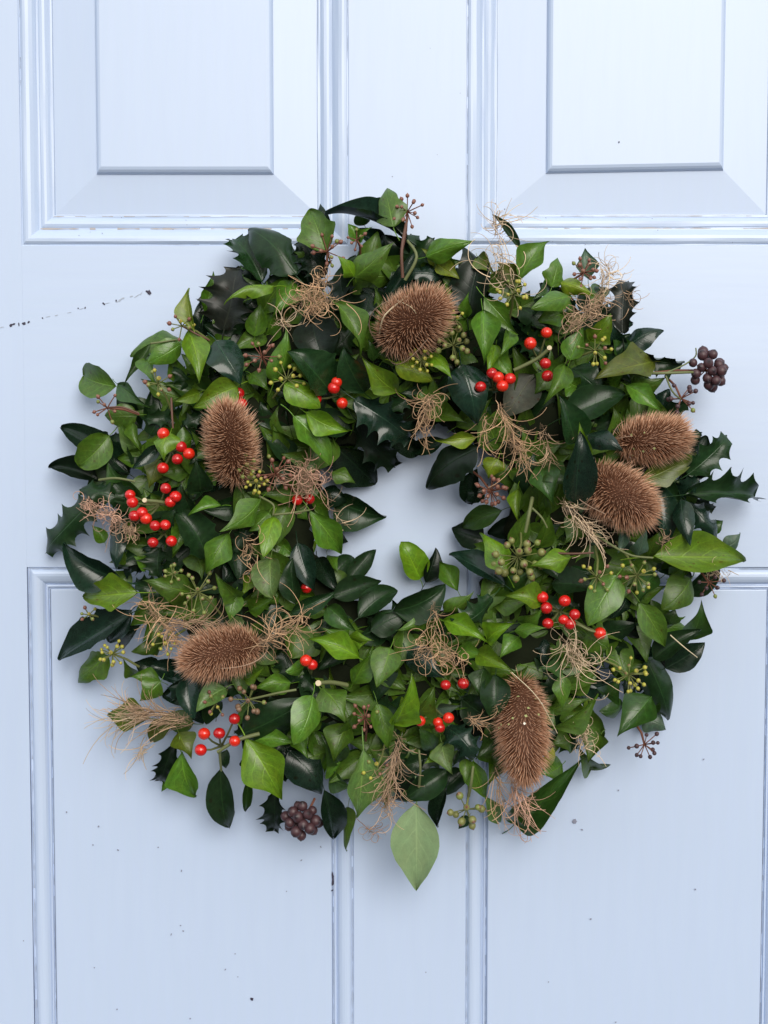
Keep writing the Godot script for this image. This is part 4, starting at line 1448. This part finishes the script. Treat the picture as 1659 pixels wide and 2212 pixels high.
	dry_tuft(1225, 715, 1300, 640, 22, 90, 0.45, 70, 0.012, 1)
	dry_tuft(1300, 620, 1320, 580, 22, 34, 0.40, 75, 0.006, 2)
	dry_tuft(1350, 640, 1370, 660, 18, 12, 0.3, 60, 0.010, 1)
	dry_tuft(935, 850, 915, 900, 18, 46, 0.35, 80, 0.014)
	dry_tuft(918, 900, 915, 950, 18, 14, 0.12, 80, 0.014)
	dry_tuft(1075, 870, 1125, 980, 12, 46, 0.10, 110, 0.014)
	dry_tuft(1110, 950, 1140, 1000, 18, 30, 0.25, 60, 0.012)
	dry_tuft(1050, 900, 1045, 960, 12, 18, 0.15, 80, 0.012)
	dry_tuft(1170, 920, 1190, 1000, 16, 20, 0.1, 70, 0.006, 1)
	dry_tuft(655, 1010, 665, 1060, 36, 90, 0.42, 85, 0.014, 3)
	dry_tuft(700, 1070, 745, 1140, 14, 10, 0.2, 100, 0.010, 2)
	dry_tuft(180, 1085, 260, 1130, 18, 70, 0.5, 70, 0.010, 3)
	dry_tuft(270, 1140, 290, 1150, 16, 50, 0.55, 40, 0.012, 1)
	dry_tuft(1215, 1085, 1285, 1160, 20, 60, 0.16, 90, 0.014, 2)
	dry_tuft(535, 1160, 555, 1250, 20, 26, 0.5, 80, 0.012)
	dry_tuft(320, 1300, 385, 1390, 30, 70, 0.25, 90, 0.012)
	dry_tuft(360, 1345, 440, 1345, 14, 40, 0.08, 90, 0.010, 1)
	dry_tuft(560, 1390, 640, 1350, 24, 70, 0.2, 100, 0.010)
	dry_tuft(935, 1310, 945, 1380, 14, 18, 0.15, 90, 0.018)
	dry_tuft(900, 1400, 985, 1420, 34, 46, 0.50, 100, 0.016)
	dry_tuft(1225, 1380, 1250, 1440, 28, 50, 0.38, 110, 0.014, 2)
	dry_tuft(405, 1555, 285, 1535, 22, 90, 0.12, 100, 0.012, 1)
	dry_tuft(330, 1545, 250, 1560, 20, 26, 0.10, 120, 0.012, 2)
	dry_tuft(330, 1590, 300, 1630, 20, 14, 0.08, 80, 0.004, 2)
	dry_tuft(865, 1590, 835, 1720, 11, 70, 0.12, 100, 0.014, 1)
	dry_tuft(830, 1690, 835, 1750, 16, 40, 0.3, 60, 0.012, 1)
	dry_tuft(1110, 1680, 1130, 1740, 30, 50, 0.16, 110, 0.026, 3)
	dry_tuft(1070, 1660, 1080, 1740, 18, 22, 0.15, 110, 0.008)
	dry_tuft(1260, 1570, 1265, 1620, 18, 36, 0.4, 60, 0.010, 2)
	dry_tuft(1530, 1230, 1575, 1240, 14, 24, 0.4, 40, 0.010, 2)
	dry_tuft(790, 1790, 815, 1800, 16, 12, 0.3, 70, 0.002, 3, true)
	dry_tuft(595, 690, 620, 700, 16, 16, 0.2, 70, 0.006, 2)
	dry_tuft(1010, 1550, 1040, 1560, 14, 18, 0.1, 60, 0.006)
	dry_tuft(1430, 1170, 1440, 1160, 10, 14, 0.3, 40, 0.008, 1)
	dry_tuft(1120, 1790, 1150, 1800, 10, 8, 0.2, 50, 0.0, 3, true)
	# single long strands and twigs
	twig([Vector3(1391, 807, 0.0), Vector3(1440, 806, 0.012), Vector3(1500, 804, 0.012)], 0.0011, mats.twig)
	twig([Vector3(1438, 812, 0.012), Vector3(1452, 845, 0.012), Vector3(1470, 862, 0.008)], 0.0007, mats.twig)
	twig([Vector3(1440, 805, 0.012), Vector3(1478, 788, 0.012), Vector3(1502, 770, 0.010), Vector3(1503, 752, 0.010)], 0.0006, mats.twig)
	twig([Vector3(1110, 800, 0.0), Vector3(1160, 775, 0.003), Vector3(1187, 752, 0.008)], 0.0014, mats.twig, true)
	twig([Vector3(870, 600, 0.0), Vector3(868, 540, 0.006), Vector3(880, 470, 0.006)], 0.0012, mats.twig_brown)
	twig([Vector3(875, 605, 0.0), Vector3(900, 555, 0.006), Vector3(880, 520, 0.004)], 0.0012, mats.twig)
	twig([Vector3(370, 860, 0.002), Vector3(372, 900, 0.006), Vector3(374, 925, 0.006)], 0.0008, mats.twig_brown)
	twig([Vector3(452, 735, 0.002), Vector3(425, 722, 0.008), Vector3(396, 706, 0.008)], 0.0007, mats.twig_brown)
	twig([Vector3(325, 742, 0.010), Vector3(355, 738, 0.004), Vector3(385, 733, 0.0)], 0.0007, mats.twig)
	twig([Vector3(300, 893, 0.004), Vector3(265, 880, 0.010), Vector3(235, 880, 0.010)], 0.0007, mats.twig_brown)
	twig([Vector3(214, 1037, -0.002), Vector3(250, 1033, 0.0), Vector3(292, 1040, -0.004)], 0.0010, mats.twig)
	twig([Vector3(370, 1090, 0.0), Vector3(345, 1084, 0.006), Vector3(313, 1081, 0.012)], 0.0014, mats.twig, true)
	twig([Vector3(590, 1112, 0.008), Vector3(630, 1108, 0.014), Vector3(668, 1102, 0.014)], 0.0009, mats.twig)
	twig([Vector3(560, 1072, 0.004), Vector3(590, 1090, 0.010), Vector3(590, 1112, 0.010)], 0.0008, mats.twig)
	twig([Vector3(1150, 1075, 0.004), Vector3(1143, 1110, 0.012), Vector3(1135, 1150, 0.012)], 0.0014, mats.twig)
	twig([Vector3(1150, 1098, 0.010), Vector3(1170, 1118, 0.012), Vector3(1182, 1140, 0.010)], 0.0008, mats.twig)
	twig([Vector3(1280, 1150, 0.006), Vector3(1325, 1180, 0.012), Vector3(1365, 1200, 0.012), Vector3(1410, 1205, 0.012)], 0.0009, mats.twig)
	twig([Vector3(1200, 1195, 0.008), Vector3(1240, 1196, 0.012), Vector3(1282, 1194, 0.012)], 0.0008, mats.twig_brown)
	twig([Vector3(750, 1480, 0.0), Vector3(715, 1474, 0.008), Vector3(688, 1476, 0.016)], 0.0017, mats.twig, true)
	twig([Vector3(560, 1585, 0.0), Vector3(510, 1600, 0.008), Vector3(470, 1625, 0.012)], 0.0015, mats.twig)
	twig([Vector3(474, 1622, 0.010), Vector3(476, 1645, 0.008), Vector3(478, 1665, 0.006)], 0.0010, mats.twig)
	twig([Vector3(640, 1490, 0.012), Vector3(600, 1497, 0.014), Vector3(545, 1510, 0.010)], 0.0009, mats.twig)
	twig([Vector3(905, 1700, 0.006), Vector3(908, 1660, 0.012), Vector3(905, 1620, 0.010)], 0.0010, mats.twig)
	twig([Vector3(1012, 1720, 0.008), Vector3(1018, 1690, 0.012), Vector3(1022, 1655, 0.008)], 0.0012, mats.twig)
	twig([Vector3(1225, 1345, 0.0), Vector3(1250, 1350, 0.008), Vector3(1275, 1362, 0.010), Vector3(1296, 1366, 0.010)], 0.0010, mats.twig)
	twig([Vector3(1105, 1452, 0.022), Vector3(1162, 1508, 0.030), Vector3(1204, 1584, 0.022)], 0.0003, mats.cut)
	twig([Vector3(905, 690, 0.020), Vector3(890, 665, 0.026), Vector3(860, 650, 0.012)], 0.0004, mats.cut)
	twig([Vector3(820, 720, 0.0), Vector3(832, 680, 0.012), Vector3(880, 640, 0.012)], 0.0006, mats.cut)
	twig([Vector3(1448, 1372, 0.012), Vector3(1478, 1398, 0.022), Vector3(1506, 1420, 0.022)], 0.0004, mats.cut)
